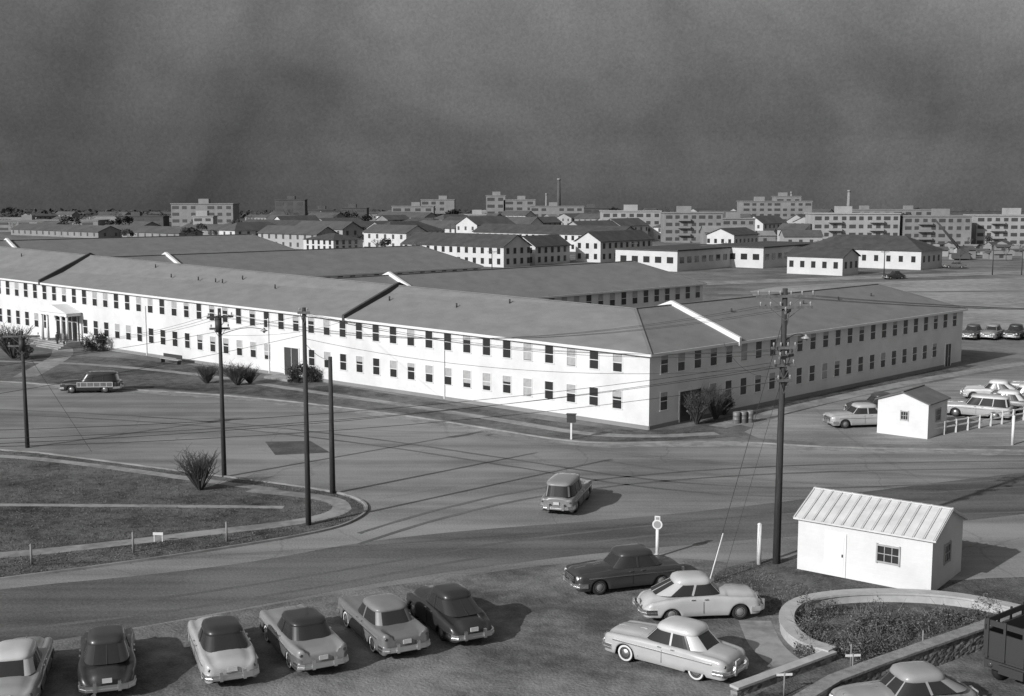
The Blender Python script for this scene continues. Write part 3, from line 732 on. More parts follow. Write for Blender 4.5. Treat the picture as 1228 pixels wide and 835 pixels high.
    for x in xw:
        for sg in (-1,1):
            w=place(None,'wheel',e,(x,sg*(Wd-.17),.345))
            t=MB(); t.lathe([(.20,.10),(.235,.113),(.30,.113),(.335,.08),(.345,0),(.335,-.08),(.30,-.115),(.2,-.10)],(0,0,0),24,[0,2 if ww else 0,0,0,0,0,0],side=sg)
            t.obj('tyre',['tyre','tyre','whitewall'],w)
            t=MB(); t.lathe([(.215,.095),(.20,.105),(.17,.09),(.12,.12),(.05,.14),(.01,.145)],(0,0,0),20,side=sg); t.obj('rim',['chrome' if ww else 'hub_metal'],w)
    rp=S['rp']
    for sx,nm in ((1,'bumper'),(-1,'bumper')):
        b=MB(); X=sx*(L/2+.13); pts=[(X-sx*(.45+rp*.5),-Wd*.985,.48),(X-sx*(.12+rp*.35),-Wd*.94,.48),(X-sx*.04,-Wd*.72,.48),(X,-Wd*.35,.48),(X,Wd*.35,.48),(X-sx*.04,Wd*.72,.48),(X-sx*(.12+rp*.35),Wd*.94,.48),(X-sx*(.45+rp*.5),Wd*.985,.48)]
        for z,t_,hh in ((.51,.05,.12),(.42,.08,.08)):
            for p,q in zip(pts[:-1],pts[1:]): b.bar((p[0],p[1],z),(q[0],q[1],z),t_,hh)
        for y in (-.40,.40): b.box((X+sx*.02,y,.53),(.11,.11,.34))
        b.obj(nm,['chrome'],e)
    hz=interp(S['hs'],.49)-.18
    for sg in (-1,1):
        h=MB(); h.lathe([(.125,-.35),(.13,.0),(.135,.02),(.11,.05),(.05,.075)],(L/2-rp*.35,sg*(Wd-.24-rp*.15),hz),16,[2,1,1,0,0],'X'); h.obj('headlight',['lamp_lens','chrome',pb],e)
        tz=interp(S['hs'],-.49)-.20
        h=MB(); h.lathe([(.07,-.35),(.075,.03),(.05,.06)],(-L/2+rp*.35,sg*(Wd-.16-rp*.2),tz),12,[1,0,0],'X',side=-1); h.obj('tail_light',['tail_lens','chrome'],e)
        if style!='old':
            s=MB(); yy=Wd-.006
            s.bar((-L*.40,sg*yy,.76),(L*.40,sg*yy,.78),.06,.035); s.obj('side_trim',['chrome'],e)
        for xh in (-.47,.07):
            dd=MB(); dd.box((0,0,0),(.14,.05,.03)); dd.obj('handle',['chrome'],e,(xh,sg*(Wd-.01),.93))
    gr=MB(); gz_=hz-.06; gr.box((L/2+.01,0,gz_),(.06,Wd*1.0,.26),m=1)
    for z in (-.1,-.03,.04,.11): gr.box((L/2+.045,0,gz_+z),(.03,Wd*1.04,.03),m=0)
    gr.obj('grille',['chrome','grille_dark'],e)
    pl=MB(); pl.box((-L/2-.04,0,.70),(.05,.32,.15)); pl.obj('licence_plate',['plate'],e)
    o_=MB(); o_.bar((L*.22,0,interp(S['hc'],.22)+.008),(L*.46,0,interp(S['hc'],.46)+.008),.03,.03); o_.obj('bonnet_trim',['chrome'],e)
    if woody:
        for sg in (-1,1):
            w=MB(); w.box((-.55,sg*(Wd+.01),.76),(3.0,.06,.40),m=0)
            for x in (-2.05,-1.55,-1.0,-.45,.1,.65,.95): w.box((x,sg*(Wd+.04),.76),(.06,.03,.42),m=1)
            for z in (.56,.95): w.box((-.55,sg*(Wd+.044),z),(3.05,.03,.06),m=1)
            w.obj('wood_panel',['wood_panel','wood_frame'],e)
    return e
GP='cars parked in a row facing the road'
def gp(px,py): p=G(px,py); return (p.x,p.y)
car(gp(537,752),117,'old',.03,.03,'black rounded sedan parked at the end of the row',GP)
car(gp(458,764),117,'fin',.16,.20,'grey two-tone finned sedan parked nose to the road',GP,ww=True)
car(gp(362,782),117,'fin',.24,.035,'silver finned car with dark roof in the parked row',GP,ww=True,lower=.12)
car(gp(266,795),112,'sedan',.40,.03,'light sedan with black roof in the parked row',GP,ww=True,skirt=True)
car(gp(130,808),108,'old',.03,.04,'black round-backed sedan in the parked row',GP)
car(gp(22,826),104,'sedan',.26,.5,'pale sedan with white roof at the end of the parked row',GP)
car((4.9,51.4),199,'sedan',.045,.045,'dark shiny sedan standing across the parking lot')
car((7.6,47.7),7,'old',.42,.46,'cream fastback sedan beside the dark one')
car((5.9,42.4),143,'sedan',.40,.50,'light two-tone sedan with whitewall tyres',ww=True,skirt=True)
car(gp(680,606),74,'wagon',.18,.24,'grey station wagon driving across the junction',name='station_wagon')
car(gp(110,470),184,'wagon',.03,.03,'dark station wagon with wood panels at the kerb',woody=True,name='station_wagon')
GL='cars parked in the yard behind the small hut'
car(gp(1030,511),190,'sedan',.35,.4,'light sedan parked in the dirt yard',GL)
car(gp(1052,498),190,'old',.05,.05,'dark sedan parked behind a light one',GL)
for i,(x,y,st,b,r,lb) in enumerate(((1172,500,'wagon',.35,.5,'light station wagon parked by the white fence'),(1203,493,'sedan',.2,.55,'two-tone car parked in the yard row'),(1228,485,'sedan',.1,.5,'dark car with white roof in the yard row'),(1250,492,'wagon',.3,.5,'pale station wagon in the yard row'),(1250,474,'fin',.4,.4,'pale car in the yard row'),(1192,480,'old',.4,.5,'pale sedan further back in the yard'))):
    car(gp(x,y),150,st,b,r,lb,GL)
GD='cars parked along the edge of the field'
for x,b in ((1166,.06),(1190,.2),(1217,.03),(1243,.1)): car(gp(x,406),235,'sedan',b,b,'dark car parked beyond the end of the barracks' if b<.15 else 'grey car parked beyond the end of the barracks',GD)
car(gp(1072,335),200,'old',.03,.03,'dark car standing by the far field road'); car(gp(1145,322),170,'sedan',.1,.1,'grey car on the far field road')
car(gp(1086,862),192,'old',.26,.28,'grey rounded sedan below the stone terrace wall')
# truck
tp=G(1252,815); tr=thing('truck','dark lorry with high-sided body beside the stone wall','truck',(tp.x,tp.y,0),math.radians(38))
mb=MB(); mb.box((0,0,1.05),(4.2,2.2,.16)); mb.box((0,0,.8),(4.6,.9,.3)); mb.box((-2.15,0,.85),(.1,2.1,.3)); 
for y in (-.95,.95): mb.box((-1.2,y,1.0),(1.2,.45,.12))
mb.obj('bed',['dark_iron'],tr)
mb=MB()
for y in (-1.08,1.08):
    mb.box((0,y,1.55),(4.2,.06,.9))
    for x in (-2.05,-1.2,-.4,.4,1.2,2.05): mb.box((x,y*1.05,1.75),(.09,.05,1.4))
    mb.box((0,y,2.3),(4.2,.05,.2))
mb.box((-2.1,0,1.55),(.06,2.1,.9)); mb.box((-2.1,0,2.3),(.05,2.1,.2)); mb.box((2.1,0,1.8),(.06,2.1,1.4))
for y in (-.98,-.35,.35,.98): mb.box((-2.16,y,1.75),(.05,.09,1.4))
mb.obj('side_board',['dark_iron'],tr)
for y in (-.8,.8):
    k=MB(); k.lathe([(.09,0),(.09,.05),(.05,.07)],(-2.2,y,.85),12,axis='X',side=-1); k.obj('tail_light',['tail_lens'],tr)
mb=MB(); mb.box((3.1,0,1.2),(1.5,2.0,1.1)); mb.hexa([(2.4,-.95,1.75),(3.8,-.95,1.75),(3.8,.95,1.75),(2.4,.95,1.75),(2.5,-.8,2.35),(3.5,-.8,2.35),(3.5,.8,2.35),(2.5,.8,2.35)]); mb.box((4.4,0,1.0),(1.2,1.5,.8)); mb.obj('cab',['dark_iron'],tr)
for x in (-1.2,4.2):
    for y in (-.95,.95):
        w=place(None,'wheel',tr,(x,y,.45)); t=MB(); t.lathe([(.3,.12),(.42,.13),(.46,0),(.42,-.13),(.3,-.12)],(0,0,0),24); t.obj('tyre',['tyre'],w); t=MB(); t.lathe([(.28,.1),(.2,.06),(.08,.12)],(0,0,0),16,side=math.copysign(1,y)); t.obj('rim',['dark_iron'],w)
# ------------------------------------------------------------- sheds
def shed(px,py,a,b,h,rise,ridge,rot,label,roofm,seams):
    p=G(px,py); e=thing('shed',label,'shed',(p.x,p.y,0),0)
    Ax=Vector((math.cos(rot),math.sin(rot),0)); Bx=Vector((Ax.y,-Ax.x,0))
    if Bx.y<0: Bx=-Bx
    Q=lambda s,t,z: Ax*s+Bx*t+Vector((0,0,z))
    mb=MB()
    for s0,t0,s1,t1 in ((a,0,0,0),(0,0,0,b),(0,b,a,b),(a,b,a,0)):
        mb.face([Q(s0,t0,0),Q(s1,t1,0),Q(s1,t1,h),Q(s0,t0,h)])
    if ridge=='a':
        mb.face([Q(0,0,h),Q(0,b,h),Q(0,b/2,h+rise)]); mb.face([Q(a,0,h),Q(a,b,h),Q(a,b/2,h+rise)])
    else:
        mb.face([Q(0,0,h),Q(a,0,h),Q(a/2,0,h+rise)]); mb.face([Q(0,b,h),Q(a,b,h),Q(a/2,b,h+rise)])
    mb.obj('wall',['white_siding'],e)
    mb=MB(); o=.18
    Ln=a if ridge=='a' else b; Wn=b if ridge=='a' else a
    T=(lambda l,w,z: Q(l,w,z)) if ridge=='a' else (lambda l,w,z: Q(w,l,z))
    k=o*rise/(Wn/2); up=Vector((0,0,.07))
    for w0 in (-o,Wn+o):
        q=[T(-o,w0,h-k),T(Ln+o,w0,h-k),T(Ln+o,Wn/2,h+rise),T(-o,Wn/2,h+rise)]
        mb.hexa(q+[x+up for x in q])
        if seams:
            n=int(Ln/.42)
            for i in range(n+1):
                l=-o+.05+(Ln+2*o-.1)*i/n; mb.bar(T(l,w0,h-k)+up*1.3,T(l,Wn/2,h+rise)+up*1.3,.04,.08,0)
                mb.bar(T(l+.05,w0,h-k)+up*1.06,T(l+.05,Wn/2,h+rise)+up*1.06,.05,.012,1)
    mb.bar(T(-o,Wn/2,h+rise+.09),T(Ln+o,Wn/2,h+rise+.09),.16,.05)
    mb.obj('roof',[roofm,'seam_shadow'],e)
    return e,Q,Ax,Bx
rot=math.radians(143)
e,Q,Ax,Bx=shed(1116,714,6.1,4.2,2.45,.85,'a',rot,'small white windowed shed with standing-seam metal roof','metal_roof',True)
def pane(e,loc,rz,w,h,name='window'):
    mb=MB(); 
    for x in (-w/2,w/2): mb.box((x,-.03,0),(.07,.07,h+.14))
    for z in (-h/2,h/2): mb.box((0,-.031,z),(w-.06,.066,.07))
    mb.box((0,-.025,0),(w,.04,.03));
    for i in (-1,1): mb.box((i*w/6,-.024,0),(.03,.035,h))
    mb.box((0,-.01,0),(w,.01,h),m=1); mb.obj(name,['blind','glass_dark'],e,loc,rz)
rzf=math.atan2(-Ax.y,-Ax.x); rzr=math.atan2(Bx.y,Bx.x)
pane(e,Q(1.9,0,1.45),rzf,1.0,.75); pane(e,Q(0,2.0,1.4),rzr,.8,.8)
mb=MB(); mb.box((0,-.02,1.0),(1.0,.05,2.0)); mb.box((0,-.05,1.0),(.8,.02,1.7)); d=mb.obj('door',['white_trim'],e,Q(4.3,0,.03),rzf)
k=MB(); k.box((.35,-.08,1.0),(.05,.06,.12)); k.obj('handle',['dark_iron'],d)
e,Q,Ax,Bx=shed(1112,527,3.7,3.6,2.5,.65,'b',math.radians(140),'small white gabled hut beside the yard fence','shingle_mid',False)
rzf=math.atan2(-Ax.y,-Ax.x); rzr=math.atan2(Bx.y,Bx.x)
pane(e,Q(0,1.8,1.5),rzr,.9,.8); pane(e,Q(1.7,0,1.5),rzf,.55,.6)
# ------------------------------------------------------------- poles
def pole(px,pyb,pyt,label,arms=(),r=.15,lamp=None,transf=None,lean=0):
    p=G(px,pyb); h=ZT(p,pyt); e=thing('utility_pole',label,'utility pole',(p.x,p.y,0))
    mb=MB(); mb.tube((0,0,0),(lean,0,h),r,r*.65,12); mb.obj('shaft',['pole_wood'],e)
    for (dz,w,rz,ins) in arms:
        z=h-dz; a=place(None,'crossarm',e,(lean,0,z),rz); mb=MB(); mb.box((0,-.14,0),(w,.1,.12)); 
        mb.bar((-w*.3,-.16,0),(0,-.14,-.6),.02,.03); mb.bar((w*.3,-.16,0),(0,-.14,-.6),.02,.03); mb.obj('beam',['arm_wood'],a)
        for i in range(ins):
            x=-w/2+.1+(w-.2)*i/(ins-1); m2=MB(); m2.tube((0,0,.05),(0,0,.14),.015,.015,6); m2.lathe([(.02,.12),(.05,.14),(.04,.2),(.045,.23),(.02,.26)],(0,0,0),10,axis='Z'); m2.obj('insulator',['insulator'],a,(x,-.14,0))
    if transf:
        for (dx,dz) in transf:
            mb=MB(); mb.tube((dx,-.3,h-dz-.4),(dx,-.3,h-dz+.4),.2,.2,14); mb.tube((dx,-.3,h-dz+.4),(dx,-.3,h-dz+.46),.22,.17,14); mb.tube((dx,-.3,h-dz+.45),(dx,-.3,h-dz+.65),.04,.03,6); mb.obj('transformer',['dark_iron'],e)
    if lamp:
        dz,ln,rz=lamp; a=place(None,'lamp_arm',e,(0,0,h-dz),rz); mb=MB(); pts=[Vector((ln*t,0,.4*math.sin(t*2.4))) for t in [i/8 for i in range(9)]]; mb.path(pts,.022,6); mb.obj('bracket',['dark_iron'],a)
        m2=MB(); q=pts[-1]; m2.lathe([(.05,.1),(.09,0),(.24,-.07),(.22,-.09),(.10,-.10),(.07,-.18),(.02,-.21)],q,16,axis='Z'); m2.obj('lamp_shade',['insulator'],a)
    return Vector((p.x,p.y,0)),h
P1,h1=pole(33,537,397,'dark utility pole with crossarms at the road edge',arms=((.35,2.4,.1,4),(1.0,1.8,.1,3)),transf=((.1,.9),))
P2,h2=pole(269,572,370,'utility pole with transformer and street lamp bracket',arms=((.5,1.6,.5,3),(1.2,1.2,.2,2)),transf=((0,1.0),),lamp=(1.6,2.6,.2))
P3,h3=pole(370,630,369,'bare tall utility pole on the island tip',arms=((.25,.6,0,2),))
P4,h4=pole(399,592,428,'short plain pole beside the island kerb',r=.17)
P5,h5=pole(931,676,346,'tall utility pole with many crossarms by the sheds',arms=((.35,2.7,.05,6),(.85,2.5,.08,6),(1.05,1.4,1.2,3),(2.7,1.2,.1,4),(3.1,1.4,.9,3),(3.5,1.1,.2,3),(4.2,.8,.3,2)),r=.18,lean=.05,lamp=(2.5,1.2,.3))
def wire(a,b,sag,label='overhead wire strung between poles',r=.012):
    pts=[a.lerp(b,i/18)-Vector((0,0,4*sag*(i/18)*(1-i/18))) for i in range(19)]
    mb=MB(); mb.path([p-a for p in pts],r,4); mb.obj('power_line',['wire'],None,a,0,label=label,cat='wire',group='overhead wires')
top=lambda p,h,dx=0,dz=.2: Vector((p.x+dx,p.y,h-dz))
offL=Vector((-38,42,8.5)); offR=Vector((62,78,11.5)); offL2=Vector((-62,84,9))
for dx in (-1.1,-.6,.6,1.1):
    wire(top(P5,h5,dx,.3),offR+Vector((dx,0,0)),1.2)
    wire(top(P5,h5,dx,.8),top(P2,h2,dx*.6,.35),1.5)
for dx,dz in ((-.5,2.8),(0,3.0),(.5,2.8),(.2,3.6)):
    wire(top(P5,h5,dx,dz),top(P3,h3,dx*.4,.3 if dz<3.2 else 1.6),.9)
    wire(top(P5,h5,dx,dz+.6),offL+Vector((0,dx,-dx)),1.3)
wire(top(P3,h3,0,.4),offL+Vector((0,0,.6)),.6); wire(top(P3,h3,0,1.4),offL+Vector((0,1,-1)),.6)
for dx in (-.6,0,.6): wire(top(P2,h2,dx,.4),top(P1,h1,dx,.3),.8); wire(top(P1,h1,dx,.3),offL2+Vector((0,dx,0)),.8)
wire(top(P4,h4,0,.2),top(P3,h3,0,1.8),.2)
wire(top(P2,h2,0,1.6),C+P(32,0,5.6),.5); wire(top(P5,h5,0,4.0),C+P(0,9,5.7),.9)
wire(top(P5,h5,0,1.4),G(848,703),0,'slanting guy wire anchored in the ground',.015); wire(top(P5,h5,0,4.2),G(868,690),0,'slanting guy wire anchored in the ground',.010)
wire(top(P1,h1,0,1.0),G(110,542),0,'slanting guy wire anchored in the ground',.012)
lo_=G(850,700)
e0=top(P5,h5,0,1.4); d=(e0-lo_).normalized(); mb=MB(); mb.tube((0,0,0),d*2.3,.04,.04,8); mb.obj('guy_guard',['white_post'],None,lo_,label='white guard sleeve around a guy wire',cat='guy wire guard')
for x,yb,yt in ((1190,330,292),(590,330,300),(424,325,310),(870,318,290),(1060,330,300),(1225,330,300),(980,318,288),(760,318,290),(660,300,272),(540,300,268),(500,318,290)):
    pole(x,yb,yt,'small distant utility pole',arms=((.4,2,.2,2),),r=.12)
# ------------------------------------------------------------- street furniture
def post(px,py,h,r,label,m='white_post',name='post',cap=True):
    p=G(px,py); mb=MB(); mb.tube((0,0,0),(0,0,h),r,r*.9,10); mb.lathe([(r*.95,h-.01),(r*1.05,h+.02),(r*.6,h+.07),(.01,h+.08)],(0,0,0),10,axis='Z') ; mb.obj(name,[m],None,p,label=label,cat='post')
post(910,677,1.9,.11,'stout white post on the grass verge'); post(1214,534,2.0,.1,'white post at the end of the yard fence')
for x,y in ((38,678),(160,663),(272,650)): post(x,y,.95,.055,'short weathered post beside the footpath','curb')
for x,y in ((940,836),(1022,812),(1106,783),(1020,800)): post(x,y,.8,.03,'thin garden stake near the planting bed','curb')
for x,y in ((940,836),(1022,812)):
    p=G(x,y); mb=MB(); mb.box((0,0,0),(.55,.03,.08)); mb.obj('bed_marker',['white_post'],None,(p.x,p.y,.8),.1,label='small pale marker board on a thin stake',cat='marker')
p=G(788,668); e=thing('road_sign','white round-headed road sign on a white post','road sign',p,-.25)
mb=MB(); mb.tube((0,0,0),(0,0,1.5),.08,.08,12); mb.tube((0,0,0),(0,0,.12),.2,.16,12); mb.obj('post',['white_post'],e)
mb=MB(); mb.lathe([(.24,0),(.24,.05),(.21,.06)],(0,-.1,1.60),24); mb.box((0,-.07,1.90),(.26,.05,.22)); mb.obj('signboard',['white_post'],e)
mb=MB(); mb.lathe([(.17,0),(.17,.01)],(0,-.108,1.60),24); mb.box((0,-.108,1.90),(.16,.01,.12)); mb.obj('sign_face',['insulator'],e)
p=G(685,527); e=thing('notice_sign','dark square notice box on a pale post','sign',p,-.2)
mb=MB(); mb.box((0,0,.6),(.12,.12,1.2)); mb.obj('post',['white_post'],e); mb=MB(); mb.box((0,0,1.5),(.6,.3,.56)); mb.box((0,0,1.80),(.7,.4,.05)); mb.obj('signboard',['dark_iron'],e)
p=G(190,650); e=thing('small_sign','low white information board beside the footpath','sign',p,0)
mb=MB(); mb.box((-.2,0,.2),(.04,.04,.4)); mb.box((.2,0,.2),(.04,.04,.4)); mb.obj('leg',['white_post'],e); mb=MB(); mb.box((0,-.03,.42),(.5,.03,.14)); mb.obj('board',['white_post'],e)
p=G(205,436); e=thing('bench','dark bench with pale seat on the lawn','bench',p,RF)
mb=MB(); mb.box((0,0,.45),(3.2,.5,.07)); mb.obj('seat',['blind'],e); mb=MB(); mb.box((0,.25,.75),(3.2,.06,.35)); mb.obj('backrest',['dark_iron'],e)
for x in (-1.4,1.4): mb=MB(); mb.box((x,0,.2),(.08,.45,.42)); mb.obj('leg',['dark_iron'],e)
for i,x in enumerate((883,891,899)):
    p=G(x,508-i*.8); mb=MB(); mb.lathe([(.27,0),(.28,.02),(.27,.3),(.285,.32),(.27,.34),(.27,.62),(.285,.64),(.27,.66),(.275,.88),(.25,.9),(.25,.86)],(0,0,0),18,axis='Z'); mb.obj('barrel',['barrel'],None,p,label='grey steel rubbish barrel by the barracks wall',cat='barrel',group='row of rubbish barrels')
f0=G(1117,524); f1=G(1240,502); e=thing('fence','low white rail fence beside the yard','fence',f0)
d=f1-f0; n=9
for i in range(n+1):
    q=d*(i/n); mb=MB(); mb.box((0,0,.5),(.1,.1,1.0)); mb.obj('post',['white_post'],e,q)
for z in (.55,.92): mb=MB(); mb.bar((0,0,z),Vector(d)+Vector((0,0,z)),.05,.1); mb.obj('rail',['white_post'],e)
# ------------------------------------------------------------- planter and walls
def wall(pix,th,h,label,m,cop,closed=False,sm=2,ov=.1):
    pts=chaikin(pix,sm,False) if sm else pix
    w=[G(*p) for p in pts]; o=w[0].copy(); e=thing('stone_wall',label,'wall',o)
    for nm,tt,z0,z1,mm in (('stonework',th,0,h,m),('coping',th+ov,h+.002,h+.09,cop)):
        mb=MB(); L=[];R=[]
        for i,p in enumerate(w):
            a=w[max(i-1,0)]; b=w[min(i+1,len(w)-1)]; d=(b-a).normalized(); n=Vector((-d.y,d.x,0))*tt/2
            L.append(p-o+n); R.append(p-o-n)
        for i in range(len(w)-1):
            q=(R[i],R[i+1],L[i+1],L[i]); mb.hexa([(k.x,k.y,z0) for k in q]+[(k.x,k.y,z1) for k in q])
        mb.obj(nm,[mm],e)
    return e
wall([(998,792),(965,782),(944,764),(942,744),(960,730),(1005,722),(1070,720),(1140,724),(1195,734),(1260,750)],.5,.36,'curving low pale wall around the planting bed','coping','coping')
wall([(1260,742),(1170,778),(1110,800),(1050,822),(1000,842),(940,880)],.45,.78,'rough dark stone retaining wall beside the planting bed','stone_blocks','rough_coping',sm=0)
wall([(880,836),(945,812),(998,792)],.3,.3,'short stone kerb wall at the corner of the bed','stone_blocks','coping',sm=0)
bed=[(998,792),(965,782),(944,764),(942,744),(960,730),(1005,722),(1070,720),(1140,724),(1195,734),(1250,745),(1170,778),(1060,818)]
sheet('planting_bed',bed,.03,'winter_grass',1)
sheet('lawn',[(1000,790),(1100,790),(1060,815),(990,842),(900,880),(880,850),(940,815)],.034,'winter_grass',1)
mb=MB(); rr_=random.Random(5)
cl=[]
for _ in range(90):
    px=rr_.uniform(962,1190); py=rr_.uniform(735,792)
    if py>745+(1190-px)*.32: continue
    cl.append((G(px,py),rr_.uniform(.25,.75),rr_.uniform(.2,1.0)))
for _ in range(15000):
    c,r,h=rr_.choice(cl); a=rr_.uniform(0,6.28); q=r*math.sqrt(rr_.random())
    p=Vector((c.x+q*math.cos(a),c.y+q*math.sin(a),rr_.uniform(0,h)*(1-.7*(q/r)**2)+.04))
    u=Vector((rr_.gauss(0,1),rr_.gauss(0,1),rr_.gauss(0,1.0))).normalized(); w=u.orthogonal().normalized(); sz=rr_.uniform(.02,.06)
    mb.face([p-u*sz,p+w*sz*.5,p+u*sz,p-w*sz*.5],rr_.choice((0,0,0,0,1,1,2)))
for _ in range(2200):
    c,r,h=rr_.choice(cl); a=rr_.uniform(0,6.28); q=r*rr_.random()
    p=Vector((c.x+q*math.cos(a),c.y+q*math.sin(a),.02+rr_.uniform(0,h*.8))); q2=p+Vector((rr_.gauss(0,.22),rr_.gauss(0,.22),rr_.gauss(.14,.16)))
    sd=Vector((rr_.gauss(0,1),rr_.gauss(0,1),.3)).normalized()*.009
    mb.face([p-sd,p+sd,q2+sd*.4,q2-sd*.4],rr_.choice((0,2,2)))
mb.obj('shrubbery',['foliage_dark','foliage_mid','dry_twig'],kind='stuff',label='tangled low shrubs filling the planting bed',cat='shrubbery')
mb=MB()
def inpoly(x,y,poly):
    c=False; j=len(poly)-1
    for i in range(len(poly)):
        xi,yi=poly[i]; xj,yj=poly[j]
        if (yi>y)!=(yj>y) and x<(xj-xi)*(y-yi)/(yj-yi)+xi: c=not c
        j=i
    return c
def segd(p,a,b):
    ab=b-a; t=max(0,min(1,(p-a).dot(ab)/ab.dot(ab))); return (p-a-ab*t).length
WS=[([G(*q) for q in chaikin(pl,2,False)],w_/2) for pl,w_ in WALKS]
near=[(850,690),(900,676),(955,700),(1100,722),(1005,718),(940,738),(900,735)]
cnt=0
while cnt<7000:
    if rr_.random()<.7: px,py,poly=rr_.uniform(-10,440),rr_.uniform(538,696),island
    else: px,py,poly=rr_.uniform(846,1200),rr_.uniform(675,740),near
    if not inpoly(px,py,poly): continue
    p=G(px,py)
    if px<450 and any(segd(p,a,b)<hw for ws,hw in WS for a,b in zip(ws[:-1],ws[1:])): continue
    cnt+=1
    for _ in range(3):
        a=rr_.uniform(0,3.14); hgt=rr_.uniform(.03,.08); w=.03; dx=rr_.gauss(0,.05); dy=rr_.gauss(0,.05)
        mb.face([(p.x+dx-w*math.cos(a),p.y+dy-w*math.sin(a),.01),(p.x+dx+w*math.cos(a),p.y+dy+w*math.sin(a),.01),(p.x+dx*2,p.y+dy*2,hgt)],rr_.choice((0,0,1,2)))
mb.obj('grass',['foliage_mid','foliage_dark','dry_twig'],kind='stuff',label='rough winter grass tufts',cat='grass')
# ------------------------------------------------------------- people
def person(loc,rz,label,coat,step=.18):
    e=thing('person',label,'person',loc,rz)
    J={'pel':(0,0,.95),'ch':(0,0,1.25),'nk':(0,0,1.48),'hd':(0,.01,1.60),'ht':(0,0,1.72),
       'ls':(-.17,0,1.42),'le':(-.24,-.03,1.14),'lh':(-.25,.06,.88),'rs':(.17,0,1.42),'re':(.24,.02,1.14),'rh':(.26,-.06,.88),
       'lp':(-.09,0,.9),'lk':(-.10,step*.5,.5),'la':(-.10,step*.6,.09),'lt':(-.10,step*.6+.16,.04),'rp':(.09,0,.9),'rk':(.10,-step*.2,.5),'ra':(.10,-step,.09),'rt':(.10,-step+.16,.04)}
    E=[('pel','ch'),('ch','nk'),('nk','hd'),('hd','ht'),('ch','ls'),('ls','le'),('le','lh'),('ch','rs'),('rs','re'),('re','rh'),('pel','lp'),('lp','lk'),('lk','la'),('la','lt'),('pel','rp'),('rp','rk'),('rk','ra'),('ra','rt')]
    Rr={'pel':.15,'ch':.17,'nk':.06,'hd':.10,'ht':.08,'ls':.07,'le':.05,'lh':.04,'rs':.07,'re':.05,'rh':.04,'lp':.10,'lk':.065,'la':.045,'lt':.035,'rp':.10,'rk':.065,'ra':.045,'rt':.035}
    ks=list(J); me=bpy.data.meshes.new('body'); me.from_pydata([J[k] for k in ks],[(ks.index(a),ks.index(b)) for a,b in E],[])
    me.materials.append(M['cloth_dark']); o=place(me,'body',e)
    o.modifiers.new('s','SKIN')
    for i,k in enumerate(ks): me.skin_vertices[0].data[i].radius=(Rr[k],Rr[k]); me.skin_vertices[0].data[i].use_root=(k=='pel')
    o.modifiers.new('u','SUBSURF').levels=1
    mb=MB(); mb.lathe([(.20,0),(.19,.3),(.20,.55),(.17,.66),(.07,.72)],(0,0,.82),14,axis='Z'); mb.obj('coat',[coat],e)
    mb=MB(); mb.lathe([(.03,-.12),(.075,-.09),(.095,0),(.09,.06),(.05,.11),(.01,.12)],(0,.015,1.63),12,axis='Z'); mb.obj('head',['skin'],e)
    mb=MB(); mb.lathe([(.10,0),(.105,.04),(.08,.09),(.02,.11)],(0,-.005,1.67),12,axis='Z'); mb.obj('hair',['cloth_dark'],e)
p=G(69,417); person((p.x,p.y,0),2.4,'person in a dark coat walking up to the entrance','cloth_dark')
p=G(77,418); person((p.x,p.y,0),2.6,'person in a grey coat walking beside another','cloth_mid')
# ------------------------------------------------------------- world, sun, camera
EL=math.radians(26); AZ=math.radians(43)
w=bpy.data.worlds.new("World"); SC.world=w; w.use_nodes=True; nt=w.node_tree; bg=nt.nodes['Background']
sky=nt.nodes.new('ShaderNodeTexSky'); sky.sky_type='NISHITA'; sky.sun_disc=False; sky.sun_elevation=EL
sx,sy=-math.cos(AZ),-math.sin(AZ); sky.sun_rotation=math.atan2(sx,sy)%(2*math.pi); sky.dust_density=1.5
bw=nt.nodes.new('ShaderNodeRGBToBW'); nt.links.new(sky.outputs[0],bw.inputs[0])
tc=nt.nodes.new('ShaderNodeTexCoord'); sp=nt.nodes.new('ShaderNodeSeparateXYZ'); nt.links.new(tc.outputs['Generated'],sp.inputs[0])
crr=nt.nodes.new('ShaderNodeValToRGB'); nt.links.new(sp.outputs['Z'],crr.inputs[0]); el=crr.color_ramp.elements
el[0].position=0; el[0].color=g(.110); el[1].position=.6; el[1].color=g(.30)
for p_,v in ((.02,.068),(.05,.050),(.09,.055),(.14,.082),(.17,.095),(.30,.16)):
    x=el.new(p_); x.color=g(v)
cr=nt.nodes.new('ShaderNodeMath'); cr.operation='MULTIPLY'; cr.inputs[1].default_value=4.0; nt.links.new(crr.outputs[0],cr.inputs[0])
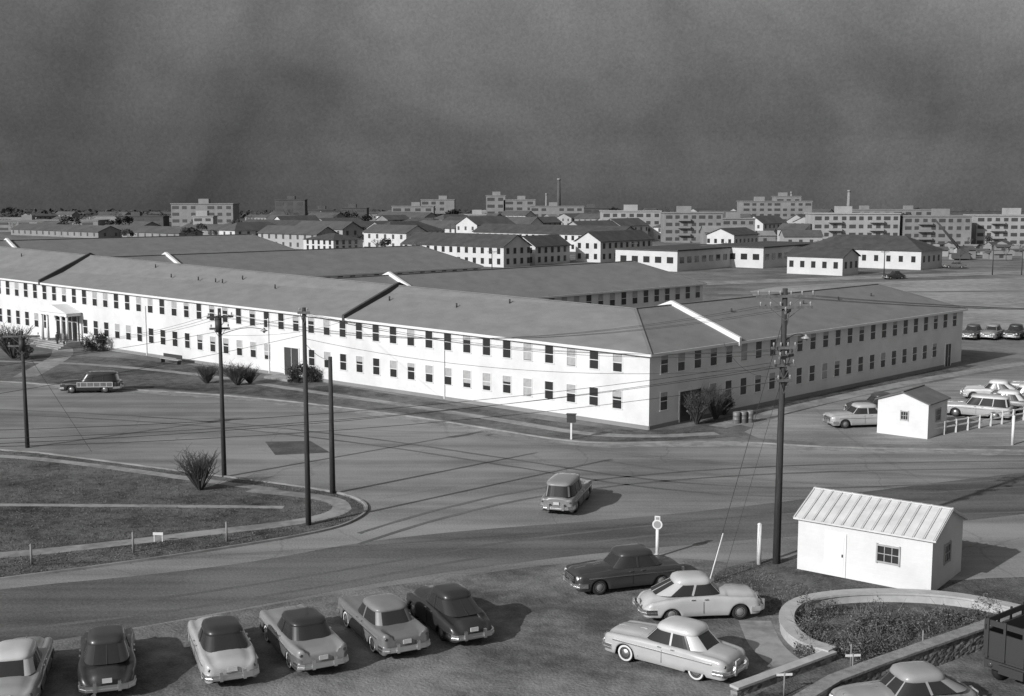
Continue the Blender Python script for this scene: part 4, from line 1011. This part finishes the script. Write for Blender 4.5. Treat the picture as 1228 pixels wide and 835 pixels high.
def nzn(sc,zs,det,a,b,rough=.5,rot=0):
    mp=nt.nodes.new('ShaderNodeMapping'); mp.inputs['Scale'].default_value=(1,1,zs); mp.inputs['Rotation'].default_value=(0,rot,0); nt.links.new(tc.outputs['Generated'],mp.inputs[0])
    nz=nt.nodes.new('ShaderNodeTexNoise'); nz.inputs['Scale'].default_value=sc; nz.inputs['Detail'].default_value=det; nz.inputs['Roughness'].default_value=rough; nz.inputs['Distortion'].default_value=.6; nt.links.new(mp.outputs[0],nz.inputs['Vector'])
    nr=nt.nodes.new('ShaderNodeMapRange'); nr.inputs['From Min'].default_value=.3; nr.inputs['From Max'].default_value=.7; nr.inputs['To Min'].default_value=a; nr.inputs['To Max'].default_value=b; nt.links.new(nz.outputs['Fac'],nr.inputs[0]); return nr
def mul(a,b):
    m=nt.nodes.new('ShaderNodeMath'); m.operation='MULTIPLY'; nt.links.new(a,m.inputs[0]); nt.links.new(b,m.inputs[1]); return m.outputs[0]
o_=mul(bw.outputs[0],cr.outputs[0]); o_=mul(o_,nzn(5,1.0,5,.72,1.32,.5,.5).outputs[0]); o_=mul(o_,nzn(14,1,8,.90,1.10,.7,.3).outputs[0]); o_=mul(o_,nzn(420,1,2,.88,1.12,.7).outputs[0])
nt.links.new(o_,bg.inputs['Color']); bg.inputs['Strength'].default_value=.12
sl=bpy.data.lights.new('sun','SUN'); sl.energy=4.1; sl.angle=math.radians(.5); sl.color=(1,1,1)
so=bpy.data.objects.new('sun',sl); COL.objects.link(so)
so.rotation_euler=Vector((math.cos(AZ)*math.cos(EL),math.sin(AZ)*math.cos(EL),-math.sin(EL))).to_track_quat('-Z','Y').to_euler()
cam=bpy.data.cameras.new('camera'); co=bpy.data.objects.new('camera',cam); COL.objects.link(co); SC.camera=co
cam.sensor_width=36; cam.lens=36*F/1228; cam.clip_end=12000; cam.clip_start=.5
co.location=(0,0,HC); co.rotation_euler=(math.pi/2-TH,0,0)
SC.view_settings.view_transform='Standard'; SC.view_settings.look='None'; SC.view_settings.exposure=0
